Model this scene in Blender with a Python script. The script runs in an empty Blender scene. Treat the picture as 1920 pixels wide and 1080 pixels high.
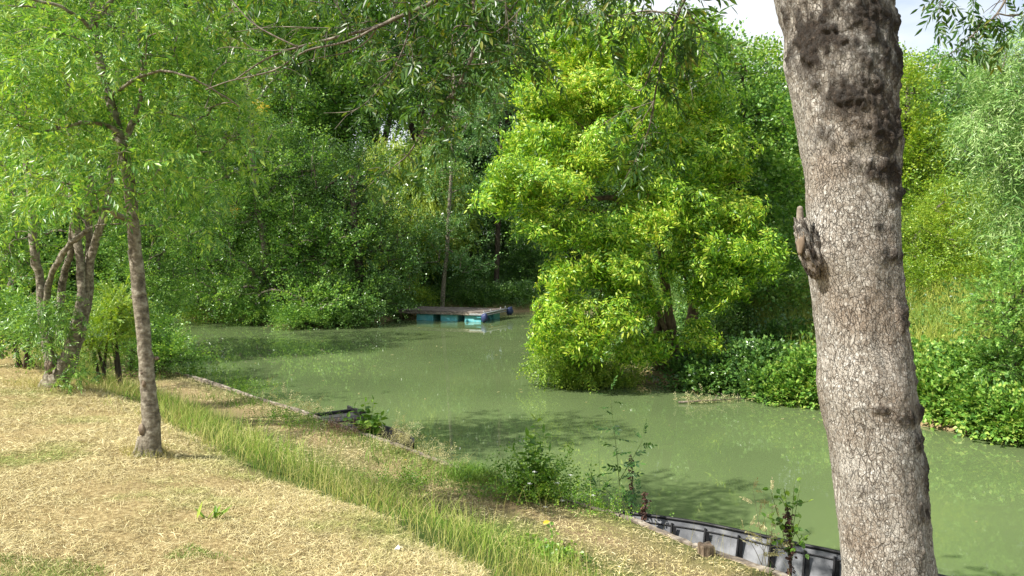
import bpy, math
import numpy as np
from mathutils import Vector, Matrix

# ------------------------------------------------------------------ scene, camera, light
S = bpy.context.scene
C = S.collection
F = 1507.0
PITCH = math.radians(2.66)
CAM = np.array([0.0, 0.0, 3.0])
cam = bpy.data.cameras.new('camera'); camo = bpy.data.objects.new('camera', cam); C.objects.link(camo)
cam.sensor_width = 36; cam.lens = 36*F/1920; cam.clip_start = .05; cam.clip_end = 2000
camo.location = CAM; camo.rotation_euler = (math.pi/2-PITCH, 0, 0)
S.camera = camo

SUN_EL = math.radians(45); sun_h = np.array([-0.915, -0.40]); sun_h /= np.linalg.norm(sun_h)
sd = Vector((sun_h[0]*math.cos(SUN_EL), sun_h[1]*math.cos(SUN_EL), math.sin(SUN_EL)))
sl = bpy.data.lights.new('sun', 'SUN'); sl.energy = 5.0; sl.angle = math.radians(.5); sl.color = (1, .955, .87)
so = bpy.data.objects.new('sun', sl); C.objects.link(so); so.rotation_euler = sd.to_track_quat('Z', 'Y').to_euler()
so.location = (-20, -10, 30)

W = bpy.data.worlds.new('World'); S.world = W; W.use_nodes = True
nt = W.node_tree; nt.nodes.clear()
def N(nt, t, **k):
    n = nt.nodes.new(t)
    for a, b in k.items(): setattr(n, a, b)
    return n
def Lk(nt, a, b): nt.links.new(a, b)
wo = N(nt, 'ShaderNodeOutputWorld'); bg = N(nt, 'ShaderNodeBackground'); bg.inputs[1].default_value = .085
sky = N(nt, 'ShaderNodeTexSky', sky_type='NISHITA'); sky.sun_disc = False
sky.sun_elevation = SUN_EL; sky.sun_rotation = math.atan2(sd.x, sd.y)
tc = N(nt, 'ShaderNodeTexCoord'); mp = N(nt, 'ShaderNodeMapping'); mp.inputs['Scale'].default_value = (1, 1, 2.6)
cn = N(nt, 'ShaderNodeTexNoise'); cn.inputs['Scale'].default_value = 2.3; cn.inputs['Detail'].default_value = 7; cn.inputs['Roughness'].default_value = .55
cr = N(nt, 'ShaderNodeValToRGB'); cr.color_ramp.elements[0].position = .30; cr.color_ramp.elements[1].position = .53
mx = N(nt, 'ShaderNodeMixRGB'); mx.inputs[2].default_value = (6.2, 6.5, 6.9, 1)
Lk(nt, tc.outputs['Generated'], mp.inputs[0]); Lk(nt, mp.outputs[0], cn.inputs['Vector']); Lk(nt, cn.outputs[0], cr.inputs[0])
Lk(nt, cr.outputs[0], mx.inputs[0]); Lk(nt, sky.outputs[0], mx.inputs[1]); Lk(nt, mx.outputs[0], bg.inputs[0]); Lk(nt, bg.outputs[0], wo.inputs[0])
S.view_settings.view_transform = 'Standard'; S.view_settings.look = 'None'; S.view_settings.gamma = 1
S.view_settings.exposure = 1.05
S.render.engine = 'CYCLES'
cy = S.cycles; cy.max_bounces = 6; cy.diffuse_bounces = 3; cy.glossy_bounces = 2; cy.transmission_bounces = 4; cy.transparent_max_bounces = 4
cy.caustics_reflective = False; cy.caustics_refractive = False

# ------------------------------------------------------------------ helpers
rng = np.random.default_rng(7)
FW = np.array([0, math.cos(PITCH), -math.sin(PITCH)]); UP = np.array([0, math.sin(PITCH), math.cos(PITCH)]); RT = np.array([1., 0, 0])
def ray(px, py): return FW + RT*((px-960)/F) + UP*((540-py)/F)
def P(px, py, d):
    r = ray(px, py); return CAM + r*(d/r[1])
def PZ(px, py, z):
    r = ray(px, py); return CAM + r*((z-CAM[2])/r[2])
def nrm(v): return v/np.maximum(np.linalg.norm(v, axis=-1, keepdims=True), 1e-9)

def mk(name, V, faces, mat, parent=None, smooth=False, attr=None):
    V = np.asarray(V, dtype=np.float32)
    if not isinstance(faces, list): faces = [faces]
    faces = [np.asarray(f, dtype=np.int32) for f in faces if len(f)]
    me = bpy.data.meshes.new(name)
    me.vertices.add(len(V)); me.vertices.foreach_set('co', V.ravel())
    tot = np.concatenate([np.full(len(f), f.shape[1], np.int32) for f in faces])
    idx = np.concatenate([f.ravel() for f in faces])
    st = np.concatenate([[0], np.cumsum(tot)[:-1]]).astype(np.int32)
    me.loops.add(len(idx)); me.loops.foreach_set('vertex_index', idx)
    me.polygons.add(len(tot)); me.polygons.foreach_set('loop_start', st); me.polygons.foreach_set('loop_total', tot)
    me.polygons.foreach_set('use_smooth', np.full(len(tot), bool(smooth)))
    me.update(calc_edges=True)
    if attr is not None:
        for k, a in attr.items():
            at = me.attributes.new(k, 'FLOAT', 'POINT'); at.data.foreach_set('value', np.asarray(a, dtype=np.float32))
    me.materials.append(mat)
    o = bpy.data.objects.new(name, me); C.objects.link(o)
    if parent is not None: o.parent = parent
    return o
def thing(name, label, cat, group=None, loc=(0, 0, 0)):
    o = bpy.data.objects.new(name, None); C.objects.link(o); o.location = tuple(loc)
    o.empty_display_size = .2
    return tag(o, label, cat, group)
def tag(o, label=None, cat=None, group=None, kind=None):
    if label: o['label'] = label
    if cat: o['category'] = cat
    if group: o['group'] = group
    if kind: o['kind'] = kind
    return o
class MB:
    """collects shapes in world space; build() re-bases them on the parent's location"""
    def __init__(s): s.V = []; s.Q = []; s.T = []; s.n = 0
    def add(s, V, Q=None, T=None):
        V = np.asarray(V, float).reshape(-1, 3)
        if Q is not None and len(Q): s.Q.append(np.asarray(Q)+s.n)
        if T is not None and len(T): s.T.append(np.asarray(T)+s.n)
        s.V.append(V); s.n += len(V)
    def box(s, c, size, R=None, bev=.0):
        h = np.array(size)/2.; sx = np.array([[-1,-1,-1],[1,-1,-1],[1,1,-1],[-1,1,-1],[-1,-1,1],[1,-1,1],[1,1,1],[-1,1,1]])
        if bev <= 0:
            V = sx*h; Q = [[0,3,2,1],[4,5,6,7],[0,1,5,4],[1,2,6,5],[2,3,7,6],[3,0,4,7]]; T = None
        else:
            b = min(bev, h.min()*.9); V = []
            for q in sx:
                for a in range(3):
                    m = h-b; m[a] = h[a]; V.append(q*m)
            V = np.array(V)
            def f(i, a): return i*3+a
            Q = [[f(i, 2) for i in (0,3,2,1)], [f(i, 2) for i in (4,5,6,7)], [f(i, 1) for i in (0,1,5,4)], [f(i, 0) for i in (1,2,6,5)], [f(i, 1) for i in (2,3,7,6)], [f(i, 0) for i in (3,0,4,7)]]
            for (i, j, a, c2) in [(0,1,1,2),(1,2,0,2),(2,3,1,2),(3,0,0,2),(4,5,1,2),(5,6,0,2),(6,7,1,2),(7,4,0,2),(0,4,0,1),(1,5,0,1),(2,6,0,1),(3,7,0,1)]:
                Q.append([f(i, a), f(j, a), f(j, c2), f(i, c2)])
            T = [[f(i, 0), f(i, 1), f(i, 2)] for i in range(8)]
        if R is not None: V = V @ np.asarray(R).T
        s.add(V+np.asarray(c), Q, T)
    def tube(s, pts, rad, n=6, cap=True):
        V, Q, T = tube(pts, rad, n, cap); s.add(V, Q, T)
    def build(s, name, mat, parent=None, smooth=False, attr=None):
        V = np.concatenate(s.V)
        if parent is not None:
            r = parent
            off = np.array(r.location) + (np.array(r.parent.location) if r.parent else 0)
            V = V-off
        fs = []
        if s.Q: fs.append(np.concatenate(s.Q))
        if s.T: fs.append(np.concatenate(s.T))
        return mk(name, V, fs, mat, parent, smooth, attr)
def tube(pts, rad, n=6, cap=True):
    pts = np.asarray(pts, float); m = len(pts); rad = np.broadcast_to(np.asarray(rad, float), (m,))
    d = np.gradient(pts, axis=0); d = nrm(d)
    ref = np.array([0, 0, 1.]) if abs(d[0, 2]) < .9 else np.array([1., 0, 0])
    a = nrm(np.cross(d, ref)); b = np.cross(d, a)
    th = np.arange(n)*2*math.pi/n
    V = pts[:, None, :] + rad[:, None, None]*(np.cos(th)[None, :, None]*a[:, None, :] + np.sin(th)[None, :, None]*b[:, None, :])
    V = V.reshape(-1, 3)
    i = np.arange(m-1)[:, None]*n; j = np.arange(n)[None, :]; k = (j+1) % n
    Q = np.stack([i+j, i+k, i+n+k, i+n+j], -1).reshape(-1, 4)
    T = None
    if cap:
        V = np.concatenate([V, pts[-1:]+d[-1:]*rad[-1]*.5, pts[:1]-d[:1]*rad[0]*.3]); e = (m-1)*n; c1 = m*n; c0 = m*n+1
        jj = np.arange(n); kk = (jj+1) % n
        T = np.concatenate([np.stack([e+jj, e+kk, np.full(n, c1)], -1), np.stack([kk, jj, np.full(n, c0)], -1)])
    return V, Q, T
def smooth_path(pts, k=4):
    pts = np.asarray(pts, float)
    if len(pts) < 3: return pts
    out = []; q = np.concatenate([[2*pts[0]-pts[1]], pts, [2*pts[-1]-pts[-2]]])
    for i in range(1, len(q)-2):
        p0, p1, p2, p3 = q[i-1:i+3]
        for t in np.arange(k)/k:
            out.append(.5*((2*p1)+(-p0+p2)*t+(2*p0-5*p1+4*p2-p3)*t*t+(-p0+3*p1-3*p2+p3)*t**3))
    out.append(pts[-1]); return np.array(out)
def vnoise(p, seed=0):
    p = np.asarray(p, float); i = np.floor(p).astype(np.int64); f = p-i; f = f*f*(3-2*f)
    def h(a, b, c):
        n = (a*374761393 + b*668265263 + c*2147483647 + seed*974634777) & 0xffffffff
        n = ((n ^ (n >> 13))*1274126177) & 0xffffffff; n = n ^ (n >> 16); return (n & 0xffff)/65535.
    r = 0
    for dx in (0, 1):
        for dy in (0, 1):
            for dz in (0, 1):
                w = (f[..., 0] if dx else 1-f[..., 0])*(f[..., 1] if dy else 1-f[..., 1])*(f[..., 2] if dz else 1-f[..., 2])
                r = r + w*h(i[..., 0]+dx, i[..., 1]+dy, i[..., 2]+dz)
    return r*2-1
def fbm(p, o=4, seed=0):
    p = np.asarray(p, float); r = 0; a = 1; t = 0
    for k in range(o): r = r+a*vnoise(p*2**k, seed+k); t += a; a *= .5
    return r/t

# ------------------------------------------------------------------ materials
def mat_new(name):
    m = bpy.data.materials.new(name); m.use_nodes = True; nt = m.node_tree; nt.nodes.clear()
    o = N(nt, 'ShaderNodeOutputMaterial'); return m, nt, o
def ramp(nt, fac, cols, pos=None):
    r = N(nt, 'ShaderNodeValToRGB'); e = r.color_ramp.elements
    pos = pos or [i/(len(cols)-1) for i in range(len(cols))]
    while len(e) < len(cols): e.new(.5)
    for i, (c, p) in enumerate(zip(cols, pos)): e[i].position = p; e[i].color = (*c, 1)
    if fac is not None: Lk(nt, fac, r.inputs[0])
    return r
def noise(nt, scale, detail=3, vec=None, rough=.5):
    n = N(nt, 'ShaderNodeTexNoise'); n.inputs['Scale'].default_value = scale; n.inputs['Detail'].default_value = detail; n.inputs['Roughness'].default_value = rough
    if vec is not None: Lk(nt, vec, n.inputs['Vector'])
    return n
def math_n(nt, op, a, b=None, clamp=False):
    n = N(nt, 'ShaderNodeMath', operation=op); n.use_clamp = clamp
    for i, v in enumerate((a, b)):
        if v is None: continue
        if isinstance(v, (int, float)): n.inputs[i].default_value = v
        else: Lk(nt, v, n.inputs[i])
    return n.outputs[0]
def mixc(nt, f, a, b, bt='MIX'):
    n = N(nt, 'ShaderNodeMixRGB', blend_type=bt)
    for i, v in enumerate((f, a, b)):
        if isinstance(v, (int, float)): n.inputs[i].default_value = v
        elif isinstance(v, tuple): n.inputs[i].default_value = (*v, 1)
        else: Lk(nt, v, n.inputs[i])
    return n.outputs[0]
def leafmat(name, cols, pos=None, trans=.35, rough=.42, spec=.5, big=.5, bigscale=.7, tint=(1.25, 1.15, .6), gain=1.22):
    """cols: range of leaf colours, picked leaf by leaf; whole boughs lean to one end by a slow noise"""
    m, nt, o = mat_new(name)
    g = N(nt, 'ShaderNodeNewGeometry'); co = N(nt, 'ShaderNodeTexCoord')
    nz = noise(nt, bigscale, 2, co.outputs['Object'])
    nf = math_n(nt, 'MULTIPLY', math_n(nt, 'SUBTRACT', nz.outputs[0], .5), big*2)
    f = math_n(nt, 'ADD', g.outputs['Random Per Island'], nf, True)
    cols = [tuple(min(v*gain, .62) for v in c_) for c_ in cols]
    r = ramp(nt, f, cols, pos)
    p = N(nt, 'ShaderNodeBsdfPrincipled'); Lk(nt, r.outputs[0], p.inputs['Base Color'])
    p.inputs['Roughness'].default_value = rough; p.inputs['Specular IOR Level'].default_value = spec
    t = N(nt, 'ShaderNodeBsdfTranslucent'); tcx = mixc(nt, 1.0, r.outputs[0], tint, 'MULTIPLY'); Lk(nt, tcx, t.inputs[0])
    mxs = N(nt, 'ShaderNodeMixShader'); mxs.inputs[0].default_value = trans
    Lk(nt, p.outputs[0], mxs.inputs[1]); Lk(nt, t.outputs[0], mxs.inputs[2]); Lk(nt, mxs.outputs[0], o.inputs[0])
    return m
def simple(name, cols, scale=8, rough=.8, bump=.3, spec=.3, stretch=(1, 1, 1), detail=5, metal=0, pos=None):
    m, nt, o = mat_new(name)
    co = N(nt, 'ShaderNodeTexCoord'); mpn = N(nt, 'ShaderNodeMapping'); mpn.inputs['Scale'].default_value = stretch
    Lk(nt, co.outputs['Object'], mpn.inputs[0])
    nz = noise(nt, scale, detail, mpn.outputs[0], .6); r = ramp(nt, nz.outputs[0], cols, pos or [.3+.4*i/(len(cols)-1) for i in range(len(cols))])
    p = N(nt, 'ShaderNodeBsdfPrincipled'); Lk(nt, r.outputs[0], p.inputs['Base Color'])
    p.inputs['Roughness'].default_value = rough; p.inputs['Specular IOR Level'].default_value = spec; p.inputs['Metallic'].default_value = metal
    b = N(nt, 'ShaderNodeBump'); b.inputs['Strength'].default_value = bump; b.inputs['Distance'].default_value = .02
    Lk(nt, nz.outputs[0], b.inputs['Height']); Lk(nt, b.outputs[0], p.inputs['Normal'])
    Lk(nt, p.outputs[0], o.inputs[0]); return m

M = {}
M['leaf_bright'] = leafmat('bright_leaf', [(.05,.15,.014), (.15,.31,.020), (.30,.47,.035), (.46,.58,.07)], trans=.4, big=.5, bigscale=.6)
M['leaf_ash'] = leafmat('ash_leaf', [(.045,.13,.018), (.09,.22,.03), (.17,.32,.045), (.31,.42,.07)], trans=.42, rough=.38, big=.4)
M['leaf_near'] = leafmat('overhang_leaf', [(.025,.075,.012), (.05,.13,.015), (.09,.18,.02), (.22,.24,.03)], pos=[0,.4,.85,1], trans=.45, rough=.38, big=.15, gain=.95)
M['leaf_mid'] = leafmat('mid_leaf', [(.045,.115,.022), (.085,.20,.032), (.15,.29,.045), (.26,.40,.09)], trans=.36, rough=.36)
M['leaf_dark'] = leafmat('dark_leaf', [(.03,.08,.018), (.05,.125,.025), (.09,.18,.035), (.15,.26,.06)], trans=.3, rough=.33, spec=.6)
M['leaf_pop'] = leafmat('poplar_leaf', [(.045,.12,.03), (.075,.18,.045), (.13,.26,.07), (.24,.36,.15)], trans=.32, rough=.3, spec=.7)
M['leaf_yellow'] = leafmat('yellowish_leaf', [(.12,.21,.03), (.20,.31,.04), (.29,.38,.06), (.38,.43,.09)], trans=.45)
M['leaf_lime'] = leafmat('lime_leaf', [(.08,.17,.018), (.14,.25,.02), (.22,.33,.03), (.31,.38,.05)], trans=.38)
M['leaf_willow'] = leafmat('willow_leaf', [(.06,.15,.035), (.12,.24,.05), (.20,.33,.08), (.33,.43,.17)], trans=.28, rough=.35, tint=(1.1,1.1,.8))
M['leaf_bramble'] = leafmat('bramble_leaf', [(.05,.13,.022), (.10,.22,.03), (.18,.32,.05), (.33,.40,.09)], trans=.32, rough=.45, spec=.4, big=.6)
M['leaf_weed'] = leafmat('weed_leaf', [(.05,.12,.012), (.09,.20,.02), (.15,.28,.03), (.22,.32,.04)], trans=.35, rough=.4)
M['leaf_dead'] = leafmat('dead_leaf', [(.03,.014,.01), (.07,.03,.02), (.13,.065,.04)], trans=.15, rough=.7)
M['leaf_pale'] = leafmat('pale_leaf', [(.22,.22,.10), (.32,.3,.15), (.45,.4,.22)], trans=.3, rough=.6)
M['leaf_gold'] = leafmat('golden_leaf', [(.5,.3,.02), (.7,.45,.04)], trans=.3, rough=.5)
M['bark'] = simple('grey_bark', [(.05,.04,.03), (.13,.11,.085), (.26,.23,.18)], 14, .9, .8, stretch=(1,1,.35))
M['bark_pale'] = simple('pale_bark', [(.05,.04,.028), (.17,.145,.105), (.36,.33,.26)], 16, .85, 1.0, stretch=(1,1,1.3))
M['bark_dark'] = simple('dark_bark', [(.025,.02,.015), (.06,.045,.032), (.10,.08,.06)], 12, .95, .8, stretch=(1,1,.4))
M['bark_moss'] = simple('brown_bark', [(.05,.035,.02), (.12,.085,.045), (.22,.17,.10)], 9, .9, .8, stretch=(1,1,.5))
M['twig'] = simple('twig_bark', [(.09,.075,.05), (.16,.14,.09)], 20, .85, .2)
M['stem_green'] = simple('green_stem', [(.08,.13,.03), (.15,.20,.06)], 20, .7, .1)
M['wood_grey'] = simple('weathered_wood', [(.06,.05,.04), (.17,.14,.11), (.36,.32,.26)], 9, .85, .6, stretch=(1,1,3))
M['deck_wood'] = simple('deck_boards', [(.06,.05,.045), (.14,.115,.10), (.25,.22,.19)], 5, .75, .5, stretch=(1,1,4))
M['black_metal'] = simple('black_hull_paint', [(.07,.073,.083), (.15,.155,.165), (.28,.285,.30)], 3.5, .42, .15, spec=.6)
M['hull_rib'] = simple('black_rib_paint', [(.008,.008,.009), (.018,.018,.02)], 8, .5, .2)
M['plastic_dark'] = simple('charcoal_plastic', [(.028,.028,.03), (.045,.043,.045)], 12, .6, .2)
M['float_blue'] = simple('turquoise_plastic', [(.07,.31,.37), (.12,.42,.48), (.24,.50,.52)], 4, .5, .2, spec=.4)
M['navy'] = simple('navy_rubber', [(.02,.03,.09), (.04,.055,.14)], 6, .5, .1)
M['steel'] = simple('galvanised_steel', [(.25,.26,.27), (.42,.43,.44)], 12, .5, .15, metal=.4)
M['white'] = simple('off_white', [(.6,.6,.56), (.75,.75,.72)], 12, .7, .1)
M['cut_wood'] = simple('exposed_brown_wood', [(.06,.042,.028), (.15,.11,.075), (.29,.23,.165)], 16, .85, .5, stretch=(1,1,.4))

# grass / straw
def grassmat(name, cols, greens, gscale, gpos, trans=.3, pos=None):
    m, nt, o = mat_new(name)
    g = N(nt, 'ShaderNodeNewGeometry'); co = N(nt, 'ShaderNodeTexCoord')
    nz = noise(nt, gscale, 4, co.outputs['Object'], .6)
    r1 = ramp(nt, g.outputs['Random Per Island'], cols, pos); r2 = ramp(nt, g.outputs['Random Per Island'], greens)
    mask = ramp(nt, nz.outputs[0], [(0,0,0), (1,1,1)], gpos)
    col = mixc(nt, mask.outputs[0], r1.outputs[0], r2.outputs[0])
    p = N(nt, 'ShaderNodeBsdfPrincipled'); Lk(nt, col, p.inputs['Base Color']); p.inputs['Roughness'].default_value = .6; p.inputs['Specular IOR Level'].default_value = .3
    t = N(nt, 'ShaderNodeBsdfTranslucent'); Lk(nt, col, t.inputs[0]); mxs = N(nt, 'ShaderNodeMixShader'); mxs.inputs[0].default_value = trans
    Lk(nt, p.outputs[0], mxs.inputs[1]); Lk(nt, t.outputs[0], mxs.inputs[2]); Lk(nt, mxs.outputs[0], o.inputs[0]); return m
M['straw'] = grassmat('straw_blade', [(.17,.125,.06), (.42,.345,.15), (.60,.515,.26), (.74,.66,.39)], [(.10,.17,.03), (.26,.31,.07), (.50,.46,.18)], .7, [.50, .66], .12)
M['tallgrass'] = grassmat('tall_grass_blade', [(.09,.21,.02), (.19,.35,.035), (.33,.46,.06), (.60,.56,.20)], [(.24,.27,.05), (.45,.42,.13), (.64,.55,.26)], .9, [.47, .66], .32)
M['greengrass'] = grassmat('green_grass_blade', [(.06,.14,.015), (.12,.24,.025), (.2,.33,.04)], [(.12,.16,.03), (.24,.28,.06)], 1.2, [.5, .7], .35)
M['meadow'] = grassmat('meadow_grass_blade', [(.22,.30,.04), (.38,.42,.07), (.54,.52,.14)], [(.14,.26,.04), (.24,.36,.06), (.34,.42,.08)], .5, [.45, .6], .35)
M['drygold'] = grassmat('golden_grass_blade', [(.30,.28,.06), (.45,.40,.12), (.58,.50,.22)], [(.2,.28,.05), (.3,.36,.07)], .8, [.5, .7], .3)

m, nt, o = mat_new('soil_and_turf'); M['ground'] = m
co = N(nt, 'ShaderNodeTexCoord')
at = N(nt, 'ShaderNodeAttribute'); at.attribute_name = 'dry'; at2 = N(nt, 'ShaderNodeAttribute'); at2.attribute_name = 'bare'
n1 = noise(nt, 28, 8, co.outputs['Object'], .75); n2 = noise(nt, .8, 4, co.outputs['Object']); n3 = noise(nt, 90, 5, co.outputs['Object'], .7)
straw = ramp(nt, n1.outputs[0], [(.14,.10,.045), (.34,.26,.12), (.56,.46,.25)], [.34, .5, .66])
green = ramp(nt, n1.outputs[0], [(.025,.045,.012), (.06,.10,.02), (.12,.15,.04)], [.3, .5, .7])
soil = ramp(nt, n3.outputs[0], [(.09,.06,.03), (.26,.19,.10), (.44,.35,.20)], [.32, .5, .68])
c = mixc(nt, at.outputs['Fac'], green.outputs[0], straw.outputs[0]); c = mixc(nt, at2.outputs['Fac'], c, soil.outputs[0])
p = N(nt, 'ShaderNodeBsdfPrincipled'); p.inputs['Roughness'].default_value = .95; p.inputs['Specular IOR Level'].default_value = .1; Lk(nt, c, p.inputs['Base Color'])
b = N(nt, 'ShaderNodeBump'); b.inputs['Strength'].default_value = .9; b.inputs['Distance'].default_value = .03; Lk(nt, n1.outputs[0], b.inputs['Height']); Lk(nt, b.outputs[0], p.inputs['Normal'])
Lk(nt, p.outputs[0], o.inputs[0])

m, nt, o = mat_new('murky_green_water'); M['water'] = m
co = N(nt, 'ShaderNodeTexCoord')
n2 = noise(nt, .25, 3, co.outputs['Object']); wc = ramp(nt, n2.outputs[0], [(.096,.135,.055), (.118,.160,.066)], [.35, .65])
p = N(nt, 'ShaderNodeBsdfPrincipled'); Lk(nt, wc.outputs[0], p.inputs['Base Color']); p.inputs['Roughness'].default_value = .02; p.inputs['IOR'].default_value = 1.5
mpn = N(nt, 'ShaderNodeMapping'); mpn.inputs['Scale'].default_value = (1, 2.2, 1); Lk(nt, co.outputs['Object'], mpn.inputs[0])
w1 = noise(nt, 1.8, 2, mpn.outputs[0], .55); w2 = noise(nt, .35, 2, co.outputs['Object'])
b = N(nt, 'ShaderNodeBump'); b.inputs['Distance'].default_value = .02
st = ramp(nt, w2.outputs[0], [(.008,)*3, (.07,)*3], [.45, .7]); Lk(nt, st.outputs[0], b.inputs['Strength'])
Lk(nt, w1.outputs[0], b.inputs['Height']); Lk(nt, b.outputs[0], p.inputs['Normal']); Lk(nt, p.outputs[0], o.inputs[0])

# foreground bark: small rectangular plates, dark fissures, rough brown scars
m, nt, o = mat_new('plated_bark'); M['bigbark'] = m
co = N(nt, 'ShaderNodeTexCoord'); at = N(nt, 'ShaderNodeAttribute'); at.attribute_name = 'scar'
dn = noise(nt, 14, 4, co.outputs['Object'], .6)
va = N(nt, 'ShaderNodeVectorMath', operation='MULTIPLY_ADD'); Lk(nt, dn.outputs['Color'], va.inputs[0]); va.inputs[1].default_value = (.035,.035,.03); Lk(nt, co.outputs['Object'], va.inputs[2])
mpn = N(nt, 'ShaderNodeMapping'); mpn.inputs['Scale'].default_value = (1, 1, .8); Lk(nt, va.outputs[0], mpn.inputs[0])
vo = N(nt, 'ShaderNodeTexVoronoi', feature='DISTANCE_TO_EDGE', distance='EUCLIDEAN'); vo.inputs['Scale'].default_value = 120; Lk(nt, mpn.outputs[0], vo.inputs['Vector'])
vc = N(nt, 'ShaderNodeTexVoronoi'); vc.inputs['Scale'].default_value = 120; Lk(nt, mpn.outputs[0], vc.inputs['Vector'])
mp2 = N(nt, 'ShaderNodeMapping'); mp2.inputs['Scale'].default_value = (1, 1, .27); Lk(nt, va.outputs[0], mp2.inputs[0])
vl = N(nt, 'ShaderNodeTexVoronoi', feature='DISTANCE_TO_EDGE'); vl.inputs['Scale'].default_value = 66; Lk(nt, mp2.outputs[0], vl.inputs['Vector'])
crm = noise(nt, 9, 4, co.outputs['Object'], .6); crk0 = ramp(nt, vo.outputs[0], [(0,0,0), (1,1,1)], [.0, .10]); crk = ramp(nt, math_n(nt, 'ADD', crk0.outputs[0], math_n(nt, 'MULTIPLY', crm.outputs[0], .75)), [(0,0,0), (1,1,1)], [.25, .9]); clm = noise(nt, 6, 4, co.outputs['Object'], .65); crl0 = ramp(nt, vl.outputs[0], [(0,0,0), (1,1,1)], [.0, .09]); crl = ramp(nt, math_n(nt, 'ADD', crl0.outputs[0], math_n(nt, 'MULTIPLY', clm.outputs[0], .8)), [(0,0,0), (1,1,1)], [.2, 1.0])
hmul = math_n(nt, 'MULTIPLY', crk.outputs[0], crl.outputs[0])
sepc = N(nt, 'ShaderNodeSeparateColor'); Lk(nt, vc.outputs['Color'], sepc.inputs[0])
pl = ramp(nt, sepc.outputs[0], [(.21,.18,.145), (.29,.26,.22), (.36,.335,.29), (.48,.46,.415)], [0, .4, .8, 1])
ln = noise(nt, 5, 5, co.outputs['Object'], .65); lichen = ramp(nt, ln.outputs[0], [(0,0,0), (1,1,1)], [.52, .72])
c = mixc(nt, math_n(nt, 'MULTIPLY', lichen.outputs[0], .45), pl.outputs[0], (.62,.60,.55))
bn = noise(nt, 3.3, 4, co.outputs['Object']); br = ramp(nt, bn.outputs[0], [(0,0,0), (1,1,1)], [.5, .66]); c = mixc(nt, math_n(nt, 'MULTIPLY', br.outputs[0], .5), c, (.19,.135,.09))
c = mixc(nt, math_n(nt, 'ADD', math_n(nt, 'MULTIPLY', hmul, .8), .2), (.04,.029,.02), c)
sn = noise(nt, 55, 8, co.outputs['Object'], .8); sc = ramp(nt, sn.outputs[0], [(.009,.006,.004), (.042,.029,.020), (.20,.155,.115)], [.40, .55, .70])
sf = math_n(nt, 'MULTIPLY', at.outputs['Fac'], math_n(nt, 'ADD', .55, math_n(nt, 'MULTIPLY', sn.outputs[0], .7)), True)
c = mixc(nt, sf, c, sc.outputs[0])
p = N(nt, 'ShaderNodeBsdfPrincipled'); Lk(nt, c, p.inputs['Base Color']); p.inputs['Roughness'].default_value = .85; p.inputs['Specular IOR Level'].default_value = .25
hh = math_n(nt, 'ADD', math_n(nt, 'MULTIPLY', hmul, .6), math_n(nt, 'MULTIPLY', sn.outputs[0], math_n(nt, 'ADD', .35, math_n(nt, 'MULTIPLY', at.outputs['Fac'], 1.8))))
b = N(nt, 'ShaderNodeBump'); b.inputs['Strength'].default_value = 1; b.inputs['Distance'].default_value = .013; Lk(nt, hh, b.inputs['Height']); Lk(nt, b.outputs[0], p.inputs['Normal'])
Lk(nt, p.outputs[0], o.inputs[0])

# ------------------------------------------------------------------ land form
BZ = .38
def e(px, py): q = PZ(px, py, BZ); return (q[0], q[1])
near = [(30, -25.4), (10.2, -2.7), e(1450, 1075), e(1165, 968), e(860, 880), e(735, 832), e(490, 750), e(330, 700), (-9.6, 20.6), (-13, 24), (-18, 28), (-30, 34)]
far = [(-30, 40), (-17, 37), (-12.9, 35.2), (-9.5, 31.8), (-7.5, 31.2), (-6, 32.8), (-4.9, 36.2), (-3, 38.8), (1.3, 39.3), (5, 40), (8, 36), (6, 30), (3.6, 24), (1.8, 20.6), (1.9, 19.0), (3.4, 17.9), (4.9, 16.9), (5.9, 15.6), (6.9, 13.8), (7.9, 12.5), (10.3, 9.8), (18, 1), (38, -22)]
poly = np.array(near+far)
def land(x, y):
    """signed distance to the water's edge (positive on land), share of near bank"""
    p = np.stack([x, y], -1); best = np.full(x.shape, 1e9); bn_ = np.full(x.shape, 1e9); bf = np.full(x.shape, 1e9); ins = np.zeros(x.shape, bool)
    n = len(poly)
    for i in range(n):
        a = poly[i]; c_ = poly[(i+1) % n]; ab = c_-a
        t = np.clip(((p-a)@ab)/(ab@ab), 0, 1); d = np.linalg.norm(p-(a+t[..., None]*ab), axis=-1)
        if i < len(near)-1: bn_ = np.minimum(bn_, d)
        elif i >= len(near) and i < n-1: bf = np.minimum(bf, d)
        best = np.minimum(best, d)
        with np.errstate(divide='ignore', invalid='ignore'):
            cr_ = ((a[1] > y) != (c_[1] > y)) & (x < (c_[0]-a[0])*(y-a[1])/(c_[1]-a[1])+a[0])
        ins ^= cr_
    return np.where(ins, -best, best), bn_, bf
def height(x, y):
    x = np.asarray(x, float); y = np.asarray(y, float); s, bn_, bf = land(x, y)
    zn = np.interp(s, [-3, -.12, -.03, 0, 1.3, 2.0, 3.0, 4, 6, 12, 60], [-1.2, -.7, .34, .38, .43, .70, 1.06, 1.2, 1.4, 1.5, 2.2])
    zf = np.interp(s, [-3, -.3, 0, .5, 2, 5, 12, 60], [-1.2, -.3, .02, .35, .9, 1.7, 2.6, 5])
    w = np.clip((bn_-bf)/2+.5, 0, 1)
    z = zn*(1-w)+zf*w
    q = np.stack([x, y, x*0], -1)
    z = z+np.where(s > .3, 1, 0)*(.05*vnoise(q*.55, 3)+.018*vnoise(q*2.3, 4)+.008*vnoise(q*9, 5))
    return z
def hz(x, y): return float(height(np.array([x]), np.array([y]))[0])
def G(px, py):
    z = 1.
    for _ in range(12):
        q = PZ(px, py, z); z = .5*z+.5*hz(q[0], q[1])
    q = PZ(px, py, z); q[2] = hz(q[0], q[1]); return q

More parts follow.
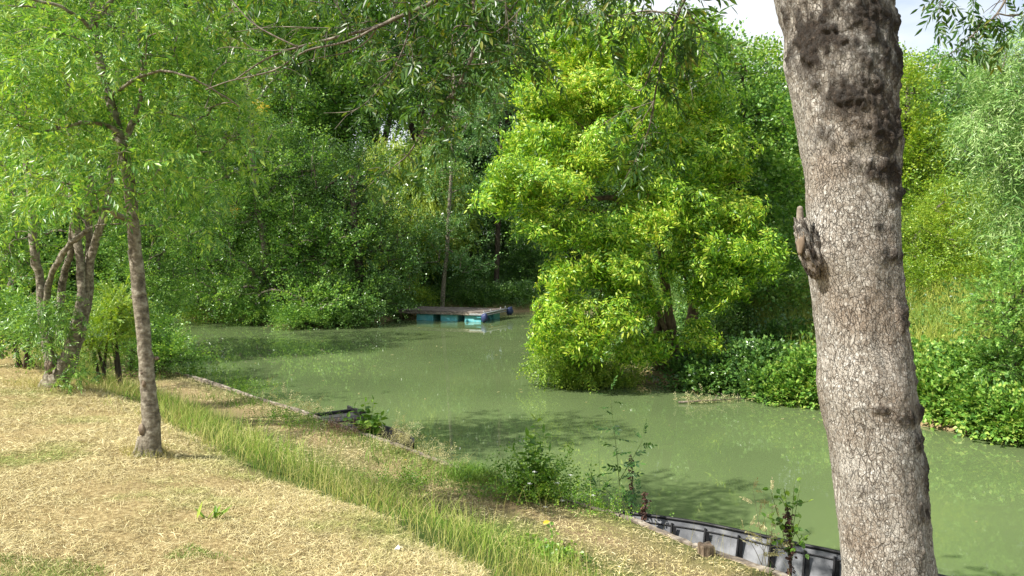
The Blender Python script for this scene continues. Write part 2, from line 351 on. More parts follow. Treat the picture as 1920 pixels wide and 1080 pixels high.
t = np.linspace(-1, 1, 520); gx = -2+np.sign(t)*(5*np.abs(t)+9*np.abs(t)**3+ 286*np.abs(t)**9)
t = np.linspace(0, 1, 520); gy = -12+12*t/.35*(t < .35)+(t >= .35)*(12+(t-.35)/.65*22+26*((t-.35).clip(0)/.65)**4+350*((t-.35).clip(0)/.65)**12)
X, Y = np.meshgrid(gx, gy); sdist, bn_, bf = land(X, Y); Z = height(X, Y)
nx, ny = len(gx), len(gy); i = np.arange(nx-1); j = np.arange(ny-1); I, J = np.meshgrid(i, j); a = (J*nx+I).ravel()
Q = np.stack([a, a+1, a+nx+1, a+nx], -1)
isn = (bn_ < bf)
q3 = np.stack([X, Y, X*0], -1)
dry = np.where(isn, np.clip((sdist-2.6)/.6, 0, 1), np.clip(1-np.abs(X-9.8-0*(Y-16))/2.2, 0, 1)*.6*(np.abs(Y-19) < 4))
bare = np.where(isn, np.clip(1-np.abs(sdist-.65)/.75, 0, 1)*(.65+.5*fbm(q3*1.1, 3, 8)), np.clip(1-sdist/.6, 0, 1)); bare = np.clip(bare*1.3, 0, 1)
g = mk('ground', np.stack([X, Y, Z], -1).reshape(-1, 3), Q, M['ground'], smooth=True, attr={'dry': dry.ravel(), 'bare': bare.ravel()}); tag(g, kind='structure')
wv = np.array([[-60, -40, 0], [60, -40, 0], [60, 60, 0], [-60, 60, 0]], float); wtr = mk('water', wv, np.array([[0, 1, 2, 3]]), M['water']); tag(wtr, kind='structure')

# ------------------------------------------------------------------ leaf templates: growth along +Y, upper face +Z
def rot(yaw=0, pitch=0, roll=0):
    cy_, sy = math.cos(yaw), math.sin(yaw); cp, sp = math.cos(pitch), math.sin(pitch); cr_, sr = math.cos(roll), math.sin(roll)
    Rz = np.array([[cy_, -sy, 0], [sy, cy_, 0], [0, 0, 1]]); Rx = np.array([[1, 0, 0], [0, cp, -sp], [0, sp, cp]]); Ry = np.array([[cr_, 0, sr], [0, 1, 0], [-sr, 0, cr_]])
    return Rz@Rx@Ry
L4 = np.array([[0, 0, 0], [.5, .42, .10], [0, 1, -.06], [-.5, .42, .10]]); L4F = np.array([[0, 1, 2, 3]])
L6 = np.array([[0, 0, 0], [.42, .28, .10], [.40, .62, .08], [0, 1, -.10], [-.40, .62, .08], [-.42, .28, .10]]); L6F = np.array([[0, 1, 2, 3], [0, 3, 4, 5]])
class Tpl:
    def __init__(s): s.V = []; s.F = []; s.n = 0
    def leaf(s, pos, R, L, w, hi=False):
        A, Fc = (L6, L6F) if hi else (L4, L4F)
        V = A*np.array([w, L, w])
        s.V.append(V@R.T+pos); s.F.append(Fc+s.n); s.n += len(A)
    def rib(s, a, b, w):
        a = np.array(a, float); b = np.array(b, float); d = nrm(b-a); x = nrm(np.cross(d, [0, 0, 1.]))*w
        s.V.append(np.array([a-x, a+x, b+x*.6, b-x*.6])); s.F.append(np.array([[0, 1, 2, 3]])+s.n); s.n += 4
    def get(s): return np.concatenate(s.V), np.concatenate(s.F)
def compound(T, R0, pos, Lr, pairs, ll, lw, droop, r, hi=False, rib=True):
    pos = np.array(pos, float)
    def pt(t): return pos+R0@np.array([0, Lr*t, -droop*Lr*t*t])
    if rib:
        T.rib(pt(0), pt(.5), .0016 if hi else .003); T.rib(pt(.5), pt(1), .0014 if hi else .002)
    for k in range(pairs):
        t = .28+.68*k/pairs; sl_ = -math.atan(2*droop*t)
        for sg in (-1, 1):
            R = R0@rot(sg*r.uniform(.75, 1.15), sl_+r.uniform(-.45, .1), r.uniform(-.4, .4))
            T.leaf(pt(t), R, ll*r.uniform(.8, 1.1), lw*r.uniform(.85, 1.15), hi)
    T.leaf(pt(1), R0@rot(r.uniform(-.2, .2), -math.atan(2*droop)-.1, r.uniform(-.3, .3)), ll*1.05, lw, hi)
def tpl_compound(seed, **k):
    r = np.random.default_rng(seed); T = Tpl(); compound(T, np.eye(3), (0, 0, 0), r=r, **k); return T.get()
def tpl_tuft(seed, n, Lr, pairs, ll, lw, hi=False, droop=.5, spread=(-.3, .9)):
    r = np.random.default_rng(seed); T = Tpl()
    for i in range(n):
        ya = i*2.4+r.uniform(-.3, .3); el = r.uniform(*spread)
        compound(T, rot(ya, el, r.uniform(-.3, .3)), (0, 0, r.uniform(-.04, .03)), Lr*r.uniform(.75, 1.1), pairs, ll, lw, droop*r.uniform(.5, 1.4), r, hi, rib=False)
    V, Fc = T.get(); V = V[:, [0, 2, 1]]*np.array([1, 1, 1.]); Fc = Fc[:, ::-1]   # rosette opens along +Y
    return V, Fc
def tpl_sprig(seed, n, Lt, ll, lw, hi=False, pet=.02, droop=.2, tip=True):
    r = np.random.default_rng(seed); T = Tpl()
    T.rib((0, 0, 0), (0, Lt*.5, -droop*Lt*.25), .003); T.rib((0, Lt*.5, -droop*Lt*.25), (0, Lt, -droop*Lt), .002)
    for i in range(n):
        t = (i+.6)/n; sg = 1 if i % 2 else -1; R = rot(sg*r.uniform(.5, 1.3), r.uniform(-.7, .35), r.uniform(-.6, .6)); ps = np.array([0, Lt*t, -droop*Lt*t*t])
        T.leaf(ps+R@np.array([0, pet, 0]), R, ll*r.uniform(.7, 1.15), lw*r.uniform(.8, 1.15), hi)
    return T.get()
def tpl_tri(seed, n, Lt, ll, lw, hi=False):
    r = np.random.default_rng(seed); T = Tpl()
    for i in range(n):
        R0 = rot(r.uniform(-1.6, 1.6), r.uniform(-.3, .6), r.uniform(-.5, .5)); ps = np.array([r.normal()*Lt*.3, Lt*(i+.5)/n, r.normal()*Lt*.15])
        q = ps+R0@np.array([0, .05, 0])
        for a_ in (-1.15, 0, 1.15): T.leaf(q, R0@rot(a_, r.uniform(-.4, .1)), ll*r.uniform(.85, 1.1)*(1.1 if a_ == 0 else .9), lw, hi)
    return T.get()
def tpl_strand(seed, n, Lt, ll, lw):
    """hanging willow strand; grows along +Y, leaves swept to the tip"""
    r = np.random.default_rng(seed); T = Tpl()
    for i in range(n):
        t = i/n; R = rot(r.uniform(-.7, .7), r.uniform(-.5, .5), r.uniform(-1.5, 1.5)); T.leaf(np.array([r.normal()*.02, Lt*t, r.normal()*.02]), R, ll*r.uniform(.7, 1.2), lw)
    return T.get()
def basis(d, roll, upb=None):
    d = nrm(d); z = np.zeros_like(d); z[:, 2] = 1; z = z+roll
    x = nrm(np.cross(d, z)); z2 = np.cross(x, d); return np.stack([x, d, z2], -1)
def scatter(tpls, pos, dirs, scale, r, rollamp=.5):
    """lay copies of the templates at pos; returns V, F"""
    pos = np.asarray(pos); n = len(pos); R = basis(np.asarray(dirs)+1e-4, r.normal(size=(n, 3))*rollamp); scale = np.broadcast_to(scale, (n,))
    Vs, Fs, off = [], [], 0; pick = r.integers(0, len(tpls), n)
    for k, (V, Fc) in enumerate(tpls):
        m_ = pick == k; c_ = int(m_.sum())
        if not c_: continue
        A = np.einsum('nij,vj->nvi', R[m_], V)*scale[m_][:, None, None]+pos[m_][:, None, :]
        Fx = Fc[None]+(np.arange(c_)*len(V))[:, None, None]+off
        Vs.append(A.reshape(-1, 3)); Fs.append(Fx.reshape(-1, Fc.shape[1])); off += c_*len(V)
    return np.concatenate(Vs), np.concatenate(Fs)

T_ASH = [tpl_compound(s, Lr=.22, pairs=4, ll=.085, lw=.024, droop=.45) for s in range(4)]
T_ASHH = [tpl_compound(s+9, Lr=.21, pairs=4, ll=.082, lw=.026, droop=.5, hi=True) for s in range(5)]
T_TUFT = [tpl_tuft(s+20, 8, .20, 3, .092, .030) for s in range(5)]
T_BROAD = [tpl_sprig(s+30, 7, .38, .09, .065) for s in range(4)]
T_SMALL = [tpl_sprig(s+40, 9, .34, .055, .036) for s in range(4)]
T_FAR = [tpl_sprig(s+50, 8, .75, .15, .11, pet=.05) for s in range(4)]
T_FARN = [tpl_sprig(s+60, 9, .7, .15, .055, pet=.04) for s in range(4)]
T_BRAM = [tpl_tri(s+70, 5, .4, .085, .065) for s in range(4)]
T_WILL = [tpl_sprig(s+80, 12, .55, .12, .02, droop=.5) for s in range(4)]
T_STRAND = [tpl_strand(s+90, 26, 1.6, .13, .022) for s in range(4)]
T_ROUND = [tpl_sprig(s+100, 5, .22, .075, .065, hi=True) for s in range(3)]
T_ROB = [tpl_compound(s+110, Lr=.18, pairs=6, ll=.036, lw=.018, droop=.15, hi=True) for s in range(3)]
T_IVY = [tpl_sprig(s+120, 6, .2, .06, .055) for s in range(3)]

# ------------------------------------------------------------------ trees
def Lo(px, py, d, rx, ry, rd=None, n=None):
    k = d/F; return (P(px, py, d), np.array([rx*k, rd if rd else (rx+ry)/2*k, ry*k]), n)
def sample(lobes, n, r, shell=.35):
    vol = np.array([(l[1].prod())**.62 for l in lobes]); vol = vol/vol.sum(); out = []; nor = []
    for l, w in zip(lobes, vol):
        k = l[2] if l[2] else max(3, int(round(n*w))); d = nrm(r.normal(size=(k, 3))); rr = r.random((k, 1))**shell
        out.append(l[0]+d*rr*l[1]); nor.append(d)
    return np.concatenate(out), np.concatenate(nor)
def grow(mb, trunks, targets, r, tipr=.006, pw=.5, sides=5, arch=.12, maxr=None):
    """limbs and twigs from the trunk out to every target, thickening inward"""
    pos = []; par = []; fr = []; chain = []
    for pts, rad in trunks:
        for k in range(len(pts)): pos.append(pts[k]); par.append(-1); fr.append(rad[k])
    nt_ = len(pos); tp = np.array(pos)
    dist = np.linalg.norm(targets[:, None]-tp[None], axis=-1).min(1); order = np.argsort(dist)
    A = np.zeros((nt_+len(targets)*4+5, 3)); A[:nt_] = tp; n = nt_; par = par+[0]*(len(A)-nt_)
    zlow = tp[:, 2].min(); clear = np.zeros(len(A)); top = tp[:, 2].max()
    clear[:nt_] = np.where(tp[:, 2] < zlow+.22*(top-zlow), 3., 0)
    for q in order:
        tg = targets[q]; dv = tg-A[:n]; dd = np.linalg.norm(dv, axis=1)+1e-6
        cost = dd*(1+.9*np.clip(-(dv[:, 2])/dd-.05, 0, 1))+clear[:n]
        jn = int(np.argmin(cost)); L_ = dd[jn]; p0 = A[jn]; ctrl = .5*(p0+tg)+np.array([0, 0, arch*L_])+r.normal(size=3)*.09*L_
        ks = []; prev = jn; m_ = 3 if L_ < 2 else 4
        for t in np.linspace(0, 1, m_+1)[1:]:
            A[n] = (1-t)**2*p0+2*t*(1-t)*ctrl+t*t*tg+(r.normal(size=3)*.02*L_ if t < 1 else 0); par[n] = prev; prev = n; ks.append(n); n += 1
            if n >= len(A)-1: A = np.concatenate([A, np.zeros((400, 3))]); clear = np.concatenate([clear, np.zeros(400)]); par = par+[0]*400
        chain.append((jn, ks))
    cnt = np.zeros(n)
    for jn, ks in chain: cnt[ks[-1]] += 1
    for k in range(n-1, nt_-1, -1): cnt[par[k]] += cnt[k]
    rr = tipr*np.maximum(cnt, 1)**pw
    for jn, ks in chain:
        idx = [jn]+ks; rad = rr[idx].copy(); rad[0] = rad[1]
        if jn < nt_: rad = np.minimum(rad, fr[jn]*.8)
        if maxr: rad = np.minimum(rad, maxr)
        rad[-1] = min(rad[-1], tipr)
        mb.tube(A[idx], rad, sides, cap=False)
    return A[:n]
def leaves_at(tg, out, r, per, spread, tpls, scale, updir=.4, rnd=.6, outw=.7, flat=1., jit=.2, down=0.):
    n = len(tg)*per; c_ = np.repeat(tg, per, 0); o_ = np.repeat(out, per, 0)
    off = nrm(r.normal(size=(n, 3)))*(r.random((n, 1))**.4)*spread; off[:, 2] *= flat
    pos = c_+off; d = o_*outw+nrm(off)*.5+r.normal(size=(n, 3))*rnd+np.array([0, 0, updir-down])
    return scatter(tpls, pos, d, scale*(1+jit*r.normal(size=n)).clip(.55, 1.6), r)
def tree(name, label, cat, trunks, lobes, n, per, spread, tpls, leafm, barkm, scale=1, seed=0, group=None, tipr=.008, sides=5, trunk_name='trunk', tsides=9, down=0., shell=.35, flat=.8, outw=.7, updir=.4, rnd=.6, arch=.12, maxr=None, gnarl=0., jit_=.2):
    """trunks: list of (points, radii) in world space"""
    r = np.random.default_rng(1000+seed); base = trunks[0][0][0]; t_ = thing(name, label, cat, group, base)
    tm = MB(); tl = []
    for pts, rad in trunks:
        sp = smooth_path(pts, 4); sr = np.interp(np.linspace(0, 1, len(sp)), np.linspace(0, 1, len(rad)), rad)
        if gnarl: sp = sp+r.normal(size=sp.shape)*gnarl; sr = sr*(1+r.normal(size=len(sr))*.06)
        tm.tube(sp, sr, tsides); tl.append((sp, sr))
    tg, out = sample(lobes, n, r, shell)
    grow(tm, tl, tg, r, tipr, sides=sides, arch=arch, maxr=maxr); tm.build('trunk', barkm, t_, True)
    V, Fc = leaves_at(tg, out, r, per, spread, tpls, scale, updir, rnd, outw, flat, jit_, down=down)
    z = height(V[::7, 0], V[::7, 1]).min() if len(V) else 0
    keep = None
    o_ = mk('crown', V-np.array(base), Fc, leafm, t_)
    return t_
def straight(x, y, h, r0, lean=(0, 0), seed=0, k=5):
    rr = np.random.default_rng(seed); z0 = hz(x, y)-.15
    pts = np.array([[x+lean[0]*t+rr.normal()*.04*h*.12*(t > 0), y+lean[1]*t+rr.normal()*.04*h*.12*(t > 0), z0+h*t] for t in np.linspace(0, 1, k)])
    return (pts, np.linspace(r0, r0*.3, k)*np.array([1.25]+[1]*(k-1)))
def pathpx(pts, d, radpx):
    """trunk path given as pixels plus distance (a number or one per point)"""
    d = np.broadcast_to(d, (len(pts),)); q = np.array([P(a[0], a[1], dd) for a, dd in zip(pts, d)]); return (q, np.array(radpx)*d/F)
def knots(root, spots, mat, name='knot'):
    for c_, s_ in spots:
        U_, V_ = np.meshgrid(np.linspace(0, 2*math.pi, 15)[:-1], np.linspace(0, math.pi, 9)); sp = np.stack([np.cos(U_)*np.sin(V_), np.sin(U_)*np.sin(V_), np.cos(V_)], -1)
        v = sp*(1+.35*vnoise(sp*2.5+c_, 3))[..., None]*np.array(s_); I, J = np.meshgrid(np.arange(14), np.arange(8)); K = (I+1) % 14
        mk(name, v.reshape(-1, 3)+c_-np.array(root.location), np.stack([J*14+I, (J+1)*14+I, (J+1)*14+K, J*14+K], -1).reshape(-1, 4), mat, root, True)

# ------------------------------------------------------------------ foreground trunk
PXT = np.array([(-260,1395,1690),(-160,1420,1680),(-60,1448,1668),(0,1463,1661),(60,1479,1668),(120,1477,1672),(180,1489,1672),(225,1497,1673),(270,1503,1680),(300,1508,1677),(340,1512,1675),(390,1514,1678),(420,1516,1680),(480,1513,1683),(560,1526,1687),(650,1535,1700),(720,1535,1712),(750,1539,1716),(790,1549,1717),(850,1560,1725),(950,1572,1737),(1080,1583,1750),(1250,1590,1765),(1450,1578,1800),(1560,1560,1830)], float)
DT = 2.9
rowz = np.array([P(0, y_, DT)[2] for y_ in PXT[:, 0]]); rowc = np.array([P((a_+b_)/2, y_, DT)[0] for y_, a_, b_ in PXT]); rowr = (PXT[:, 2]-PXT[:, 1])/2*DT/F
o_ = np.argsort(rowz); rowz, rowc, rowr = rowz[o_], rowc[o_], rowr[o_]
zg = hz(rowc[0], DT)
big = thing('ash_tree', 'thick grey brown trunk close to the camera, its dark leafy boughs hanging overhead', 'tree', None, (rowc[0], DT, zg))
zz = np.linspace(zg-.2, rowz[-1], 620); th = np.linspace(0, 2*math.pi, 181)[:-1]
cx_ = np.interp(zz, rowz, rowc); rr_ = np.interp(zz, rowz, rowr)
TH, ZZ = np.meshgrid(th, zz)
u = np.stack([np.cos(TH), np.sin(TH), ZZ*1.0], -1)
lump = fbm(u*np.array([1.4, 1.4, 2.6]), 3, 11)*.035
y_of = lambda y_: P(0, y_, DT)[2]
scar = np.zeros_like(ZZ)
for (py, ang, wz, wa, am) in [(30, 250, .10, 80, .9), (95, 225, .12, 50, 1), (90, 300, .22, 60, 1.), (190, 270, .10, 70, .9), (250, 300, .14, 60, .7), (330, 285, .055, 60, .9), (372, 320, .04, 25, .9), (430, 285, .018, 22, .9), (480, 300, .035, 30, 1.), (270, 215, .07, 20, .7),
                              (555, 260, .02, 20, .5), (590, 310, .09, 22, .6), (770, 300, .035, 40, .62), (752, 255, .022, 34, .45), (762, 330, .05, 22, .7), (820, 320, .05, 25, .8), (940, 310, .05, 30, .7), (905, 240, .05, 25, .4), (900, 330, .2, 22, .55), (640, 330, .3, 18, .5), (1000, 300, .1, 30, .35), (-120, 270, .2, 120, .7)]:
    da = np.abs((np.degrees(TH)-ang+180) % 360-180)
    scar = np.maximum(scar, am*np.exp(-((ZZ-y_of(py))/wz)**2-(da/wa)**2))
fine = fbm(np.stack([np.cos(TH)*.17, np.sin(TH)*.17, ZZ], -1)*34, 3, 21)
fine2 = fbm(np.stack([np.cos(TH)*.17, np.sin(TH)*.17, ZZ*.8], -1)*62, 3, 51)
mid_ = fbm(np.stack([np.cos(TH)*.17, np.sin(TH)*.17, ZZ*.8], -1)*11, 3, 31)
fineV = fbm(np.stack([np.cos(TH)*.17, np.sin(TH)*.17, ZZ*.42], -1)*46, 4, 61)
scar2 = np.clip(scar*(1+.6*mid_+1.3*fineV)*1.55-.38, 0, 1)
dR = lump*.6+.0045*mid_+.0034*fine+scar2*(.0035+.016*fine2+.020*fineV)
da = np.abs((np.degrees(TH)-200+180) % 360-180)
dR = dR+.028*np.exp(-((ZZ-y_of(468))/.075)**2-(da/28)**2)
R_ = rr_[:, None]+dR
V = np.stack([cx_[:, None]+R_*np.cos(TH), DT+R_*np.sin(TH), ZZ], -1).reshape(-1, 3)
n_ = 180; I, J = np.meshgrid(np.arange(n_), np.arange(len(zz)-1)); K = (I+1) % n_
Q = np.stack([J*n_+I, J*n_+K, (J+1)*n_+K, (J+1)*n_+I], -1).reshape(-1, 4)
loc = np.array(big.location)
mk('trunk', V-loc, Q, M['bigbark'], big, True, {'scar': scar2.ravel()})
# burl with broken stub on the left flank
bc = P(1514, 461, DT-.075)
rb = np.random.default_rng(5)
U_, V_ = np.meshgrid(np.linspace(0, 2*math.pi, 61)[:-1], np.linspace(0, math.pi, 34)); sp = np.stack([np.cos(U_)*np.sin(V_), np.sin(U_)*np.sin(V_), np.cos(V_)], -1)
nzz = 1+.34*fbm(sp*2.4, 3, 41)+.30*fbm(sp*np.array([9, 9, 4]), 4, 42)
bv = sp*nzz[..., None]*np.array([.036, .045, .105])
tl_ = math.radians(-17); bv = bv@np.array([[math.cos(tl_), 0, math.sin(tl_)], [0, 1, 0], [-math.sin(tl_), 0, math.cos(tl_)]]).T
nU = 60; I, J = np.meshgrid(np.arange(nU), np.arange(33)); K = (I+1) % nU; Q = np.stack([J*nU+I, (J+1)*nU+I, (J+1)*nU+K, J*nU+K], -1).reshape(-1, 4)
burl = bpy.data.objects.new('burl', None)
bv = bv.reshape(-1, 3)+bc
bo = mk('burl', bv-loc, Q, M['bigbark'], big, True, {'scar': np.clip(.45+1.6*fbm(sp.reshape(-1, 3)*3.1, 3, 44), 0, 1)})
bo['label'] = 'brown knotty burl bulging from the left flank'
knots(big, [(bc+np.array([-.030, -.014, .012]), (.012, .026, .044))], M['cut_wood'], 'exposed_wood')
mb = MB(); sa = P(1504, 432, DT-.07); sb = P(1500, 388, DT-.075)
mb.tube(smooth_path([sa+np.array([0, 0, -.02]), (sa+sb)/2+np.array([-.003, 0, 0]), sb]), [.016, .015, .0145, .013, .013, .012, .0115, .011, .009], 12); mb.build('broken_stub', M['wood_grey'], big, True)
# upper limbs, drooping boughs and their leaves
top = np.array([rowc[-1], DT, rowz[-1]])
def bpath(pts, d): d = np.linspace(d[0], d[1], len(pts)); return np.array([P(a_[0], a_[1], q) for a_, q in zip(pts, d)])
mb = MB(); tw = MB(); r = np.random.default_rng(77)
off = [top+np.array([-.5, .5, .9]), top+np.array([-1.4, 1.1, 1.5]), top+np.array([.6, .2, 1.2]), top+np.array([1.2, .9, 2.0])]
mb.tube(smooth_path([top-np.array([0, 0, .25]), off[0], off[1], bpath([(1000, -230)], (4.6, 4.6))[0], P(900, -60, 4.9)]), np.linspace(.12, .03, 17), 10)
mb.tube(smooth_path([top-np.array([0, 0, .25]), off[2], off[3], off[3]+np.array([.7, .6, 1.0])]), np.linspace(.11, .04, 13), 10)
mb.tube(smooth_path([off[1], off[1]+np.array([.3, .5, .6]), P(1290, -260, 4.4), P(1292, -20, 4.3)]), np.linspace(.05, .012, 13), 8)
mb.tube(smooth_path([off[3], P(1960, -200, 4), P(1900, -30, 3.8)]), np.linspace(.04, .010, 9), 8)
boughs = [([(900,-60),(840,-15),(800,10),(740,35),(708,50),(640,68),(560,88),(500,110),(440,150)], (4.9,5.4), .018, .004),
 ([(708,50),(690,75),(655,97),(600,108),(558,120)], (5.,5.2), .006, .002),
 ([(705,52),(650,78),(575,95),(522,128),(480,141),(430,152),(385,168)], (5,5.4), .008, .003),
 ([(558,88),(510,65),(470,40),(435,0),(420,-30)], (5.2,5.3), .006, .003), ([(555,88),(490,55),(460,20)], (5.2,5.3), .003, .0015),
 ([(500,92),(480,95),(450,75),(420,72)], (5.2,5.3), .003, .0015), ([(530,50),(600,52),(650,52),(690,40)], (5.2,5.1), .003, .003),
 ([(560,88),(545,120),(520,138),(490,140)], (5.2,5.3), .003, .0015), ([(480,140),(500,128),(545,130),(575,150)], (5.3,5.2), .003, .0015),
 ([(440,60),(520,50),(600,55)], (5.4,5.2), .0025, .0015), ([(560,90),(500,95),(430,88),(400,95)], (5.2,5.5), .003, .0015),
 ([(895,-60),(888,-10),(893,50),(886,100),(870,140),(850,172),(812,215),(790,250),(765,290),(735,315),(727,335)], (4.9,5.0), .017, .002),
 ([(893,50),(855,50),(848,75),(845,130),(850,175)], (4.9,4.9), .006, .002), ([(886,45),(860,75),(848,82)], (4.9,4.9), .004, .003),
 ([(768,15),(766,60),(748,110),(722,150),(695,185),(660,208),(607,212)], (4.9,5.1), .007, .0015), ([(760,75),(772,90),(774,120)], (4.9,4.9), .003, .0015),
 ([(900,20),(925,5),(945,-25)], (4.9,4.9), .006, .006), ([(945,-25),(952,40),(954,90),(948,135)], (4.8,4.9), .004, .0015), ([(893,50),(930,60),(985,8)], (4.9,4.8), .004, .003),
 ([(870,140),(830,150),(790,160)], (4.9,5), .003, .0015),
 ([(1292,-20),(1270,30),(1250,80),(1237,130),(1226,190),(1217,240),(1197,290),(1172,335)], (4.3,4.6), .010, .002),
 ([(1275,5),(1308,50),(1318,85),(1312,120)], (4.3,4.4), .006, .0015), ([(1262,50),(1225,120),(1200,170),(1150,140)], (4.3,4.5), .005, .0015), ([(1226,190),(1205,225),(1190,260)], (4.4,4.5), .003, .0015),
 ([(1270,30),(1215,20),(1150,30),(1090,15)], (4.3,4.5), .005, .0015), ([(1226,190),(1160,215),(1120,240)], (4.4,4.6), .003, .0015), ([(1250,80),(1290,150),(1300,190)], (4.4,4.4), .003, .0015),
 ([(1900,-30),(1870,25),(1830,60),(1790,95),(1765,108)], (3.8,3.9), .006, .0015), ([(1870,25),(1900,30),(1930,20)], (3.8,3.8), .004, .002), ([(1960,-60),(1860,-40),(1780,-20),(1740,12)], (3.8,3.9), .007, .0015)]
LP, LD, LS = [], [], []
leafy = {11: (26, .12), 12: (12, .12), 14: (12, .12), 17: (18, .14), 18: (12, .12), 15: (5, .1), 19: (7, .12), 20: (16, .08), 21: (12, .09), 22: (4, .08), 23: (2, .06), 24: (18, .12), 25: (2, .06), 26: (2, .06), 27: (15, .07), 28: (5, .05), 29: (12, .07), 0: (12, .14), 6: (10, .14), 3: (4, .12), 1: (4, .1), 2: (3, .1)}
for k, (pp, dd, r0, r1) in enumerate(boughs):
    q = smooth_path(bpath(pp, dd), 4); (mb if r0 > .005 else tw).tube(q, np.linspace(r0, r1, len(q)), 6)
    if k in leafy:
        n_l, spr = leafy[k]
        lo_ = .0 if k in (6, 20, 21, 22, 24, 27, 28, 29, 17, 18) else .25
        for _ in range(n_l):
            f_ = r.uniform(lo_, 1)**.8; a_ = q[int(f_*(len(q)-1))]; d_ = nrm(r.normal(size=3)*np.array([1, 1, .55])+np.array([0, 0, -.25])); L_ = r.uniform(.3, 1)*spr*1.6
            b_ = a_+d_*L_; b_[2] -= .25*L_
            tw.tube([a_, (a_+b_)/2+np.array([0, 0, .1*L_]), b_], [.0022, .0018, .001], 4, cap=False)
            for _2 in range(2): LP.append(b_+r.normal(size=3)*.015); LD.append(nrm(d_*.6+r.normal(size=3)*.7+np.array([0, 0, -.35]))); LS.append(r.uniform(.6, .9)*(.9 if k < 27 else .75))
# the middle top of the picture: leafy sprays hanging from the same crown, above and behind the boughs
TT = []
for (px, py, d_, rx, ry, n_l) in [(620,-30,5.6,170,45,44),(800,40,5.4,100,70,50),(930,40,5.2,70,70,44),(860,180,5.2,60,50,24),(1010,-30,5.0,100,25,24),(700,90,5.7,100,60,26),(460,0,5.9,90,50,22),(1150,-25,4.6,80,22,34),(1285,30,4.4,30,30,8),(820,250,5.1,40,24,9)]:
    c_ = P(px, py, d_)
    for _ in range(n_l):
        q = c_+r.normal(size=3)*np.array([rx*d_/F*.6, .35, ry*d_/F*.6]); TT.append(q)
        for _2 in range(2): LP.append(q+r.normal(size=3)*.02); LD.append(nrm(r.normal(size=3)*np.array([1, 1, .5])+np.array([0, 0, -.4]))); LS.append(r.uniform(.55, .9))
trk = []
for pp, dd, r0, r1 in boughs:
    if r0 >= .005: q = smooth_path(bpath(pp, dd), 4); trk.append((q, np.linspace(r0, r1, len(q))))
grow(mb, trk, np.array(TT), r, .0014, sides=5, arch=-.04, maxr=.008)
mb.V += tw.V; mb.Q += [q+mb.n for q in tw.Q]; mb.T += [q+mb.n for q in tw.T]; mb.n += tw.n
mb.build('limb', M['bark'], big, True)
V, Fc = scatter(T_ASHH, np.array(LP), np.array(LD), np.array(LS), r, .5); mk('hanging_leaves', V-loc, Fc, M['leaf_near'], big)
tg, out = sample([(top+np.array([2.6, .2, 3.6]), np.array([2.4, 2.0, 1.4]), None), (top+np.array([.4, 1.2, 4.4]), np.array([2.2, 2, 1.5]), None)], 90, r)
mb = MB(); grow(mb, [(np.array([off[2], off[3], off[3]+np.array([.7, .6, 1.0])]), np.array([.1, .07, .04]))], tg, r, .008); mb.build('crown_branches', M['bark'], big, True)
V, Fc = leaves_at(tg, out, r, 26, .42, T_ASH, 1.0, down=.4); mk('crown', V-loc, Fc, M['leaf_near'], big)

# ------------------------------------------------------------------ slim ash on the left
r_ = np.array([27, 19, 16.5, 15, 14.5, 14, 13, 12, 11, 9.5, 8, 6, 4.])
b0 = G(278, 853)
tp_ = pathpx([(279,862),(283,800),(279,740),(275,690),(268,620),(258,520),(250,420),(243,350),(229,270),(205,190),(182,80),(170,-40),(150,-200)], b0[1], r_*.87)
lim = [pathpx([(243,412),(222,404),(200,392),(172,398)], [7, 6.9, 6.7, 6.6], [7, 5, 4, 3]), pathpx([(206,182),(250,150),(300,133),(350,142),(400,168),(450,200)], [7, 6.8, 6.7, 6.6, 6.7, 6.8], [3.6, 3, 2.4, 2, 1.6, 1.2]),
       pathpx([(240,250),(262,185),(268,130),(262,80),(256,0),(262,-100)], [7, 7.05, 7.1, 7.1, 7.2, 7.2], [4, 3.6, 3.2, 2.8, 2.2, 2]), pathpx([(222,245),(180,230),(140,232),(75,250),(35,235)], [7, 6.9, 6.8, 6.6, 6.5], [5, 4, 3, 2.2, 1.6]),
       pathpx([(236,260),(270,216),(320,214),(360,232),(375,285)], [7, 7.1, 7.2, 7.3, 7.3], [4, 3, 2.5, 2, 1.3]), pathpx([(176,40),(210,0),(260,-60),(330,-130)], [7, 7.1, 7.2, 7.4], [5, 4, 3, 2]), pathpx([(178,60),(130,20),(70,0),(10,-10)], [7, 6.8, 6.7, 6.5], [4, 3, 2.5, 2])]
slim = tree('slender_ash', 'slim tree with one straight smooth trunk rising from the mown straw', 'tree',
     [tp_]+lim, [Lo(150,115,6.8,130,95,.7),Lo(45,140,6.7,80,110,.7),Lo(235,300,6.5,110,45,.45),Lo(120,250,6.7,110,50,.5),Lo(180,360,6.4,65,28,.3),Lo(345,190,7.2,120,90,.6),Lo(420,270,7.4,80,80,.6),Lo(260,30,7.1,170,80,.9),Lo(60,330,7,70,50,.5),Lo(420,90,7.5,90,90,.7),Lo(220,-140,7.2,230,120,1.2),Lo(340,350,7.4,70,45,.5)],
     540, 5, .17, T_ASH, M['leaf_ash'], M['bark_pale'], seed=1, tipr=.0016, scale=.74, maxr=.03, tsides=20, down=.2, updir=.15, arch=.08, gnarl=.004)
rt = MB(); rg = np.random.default_rng(88)
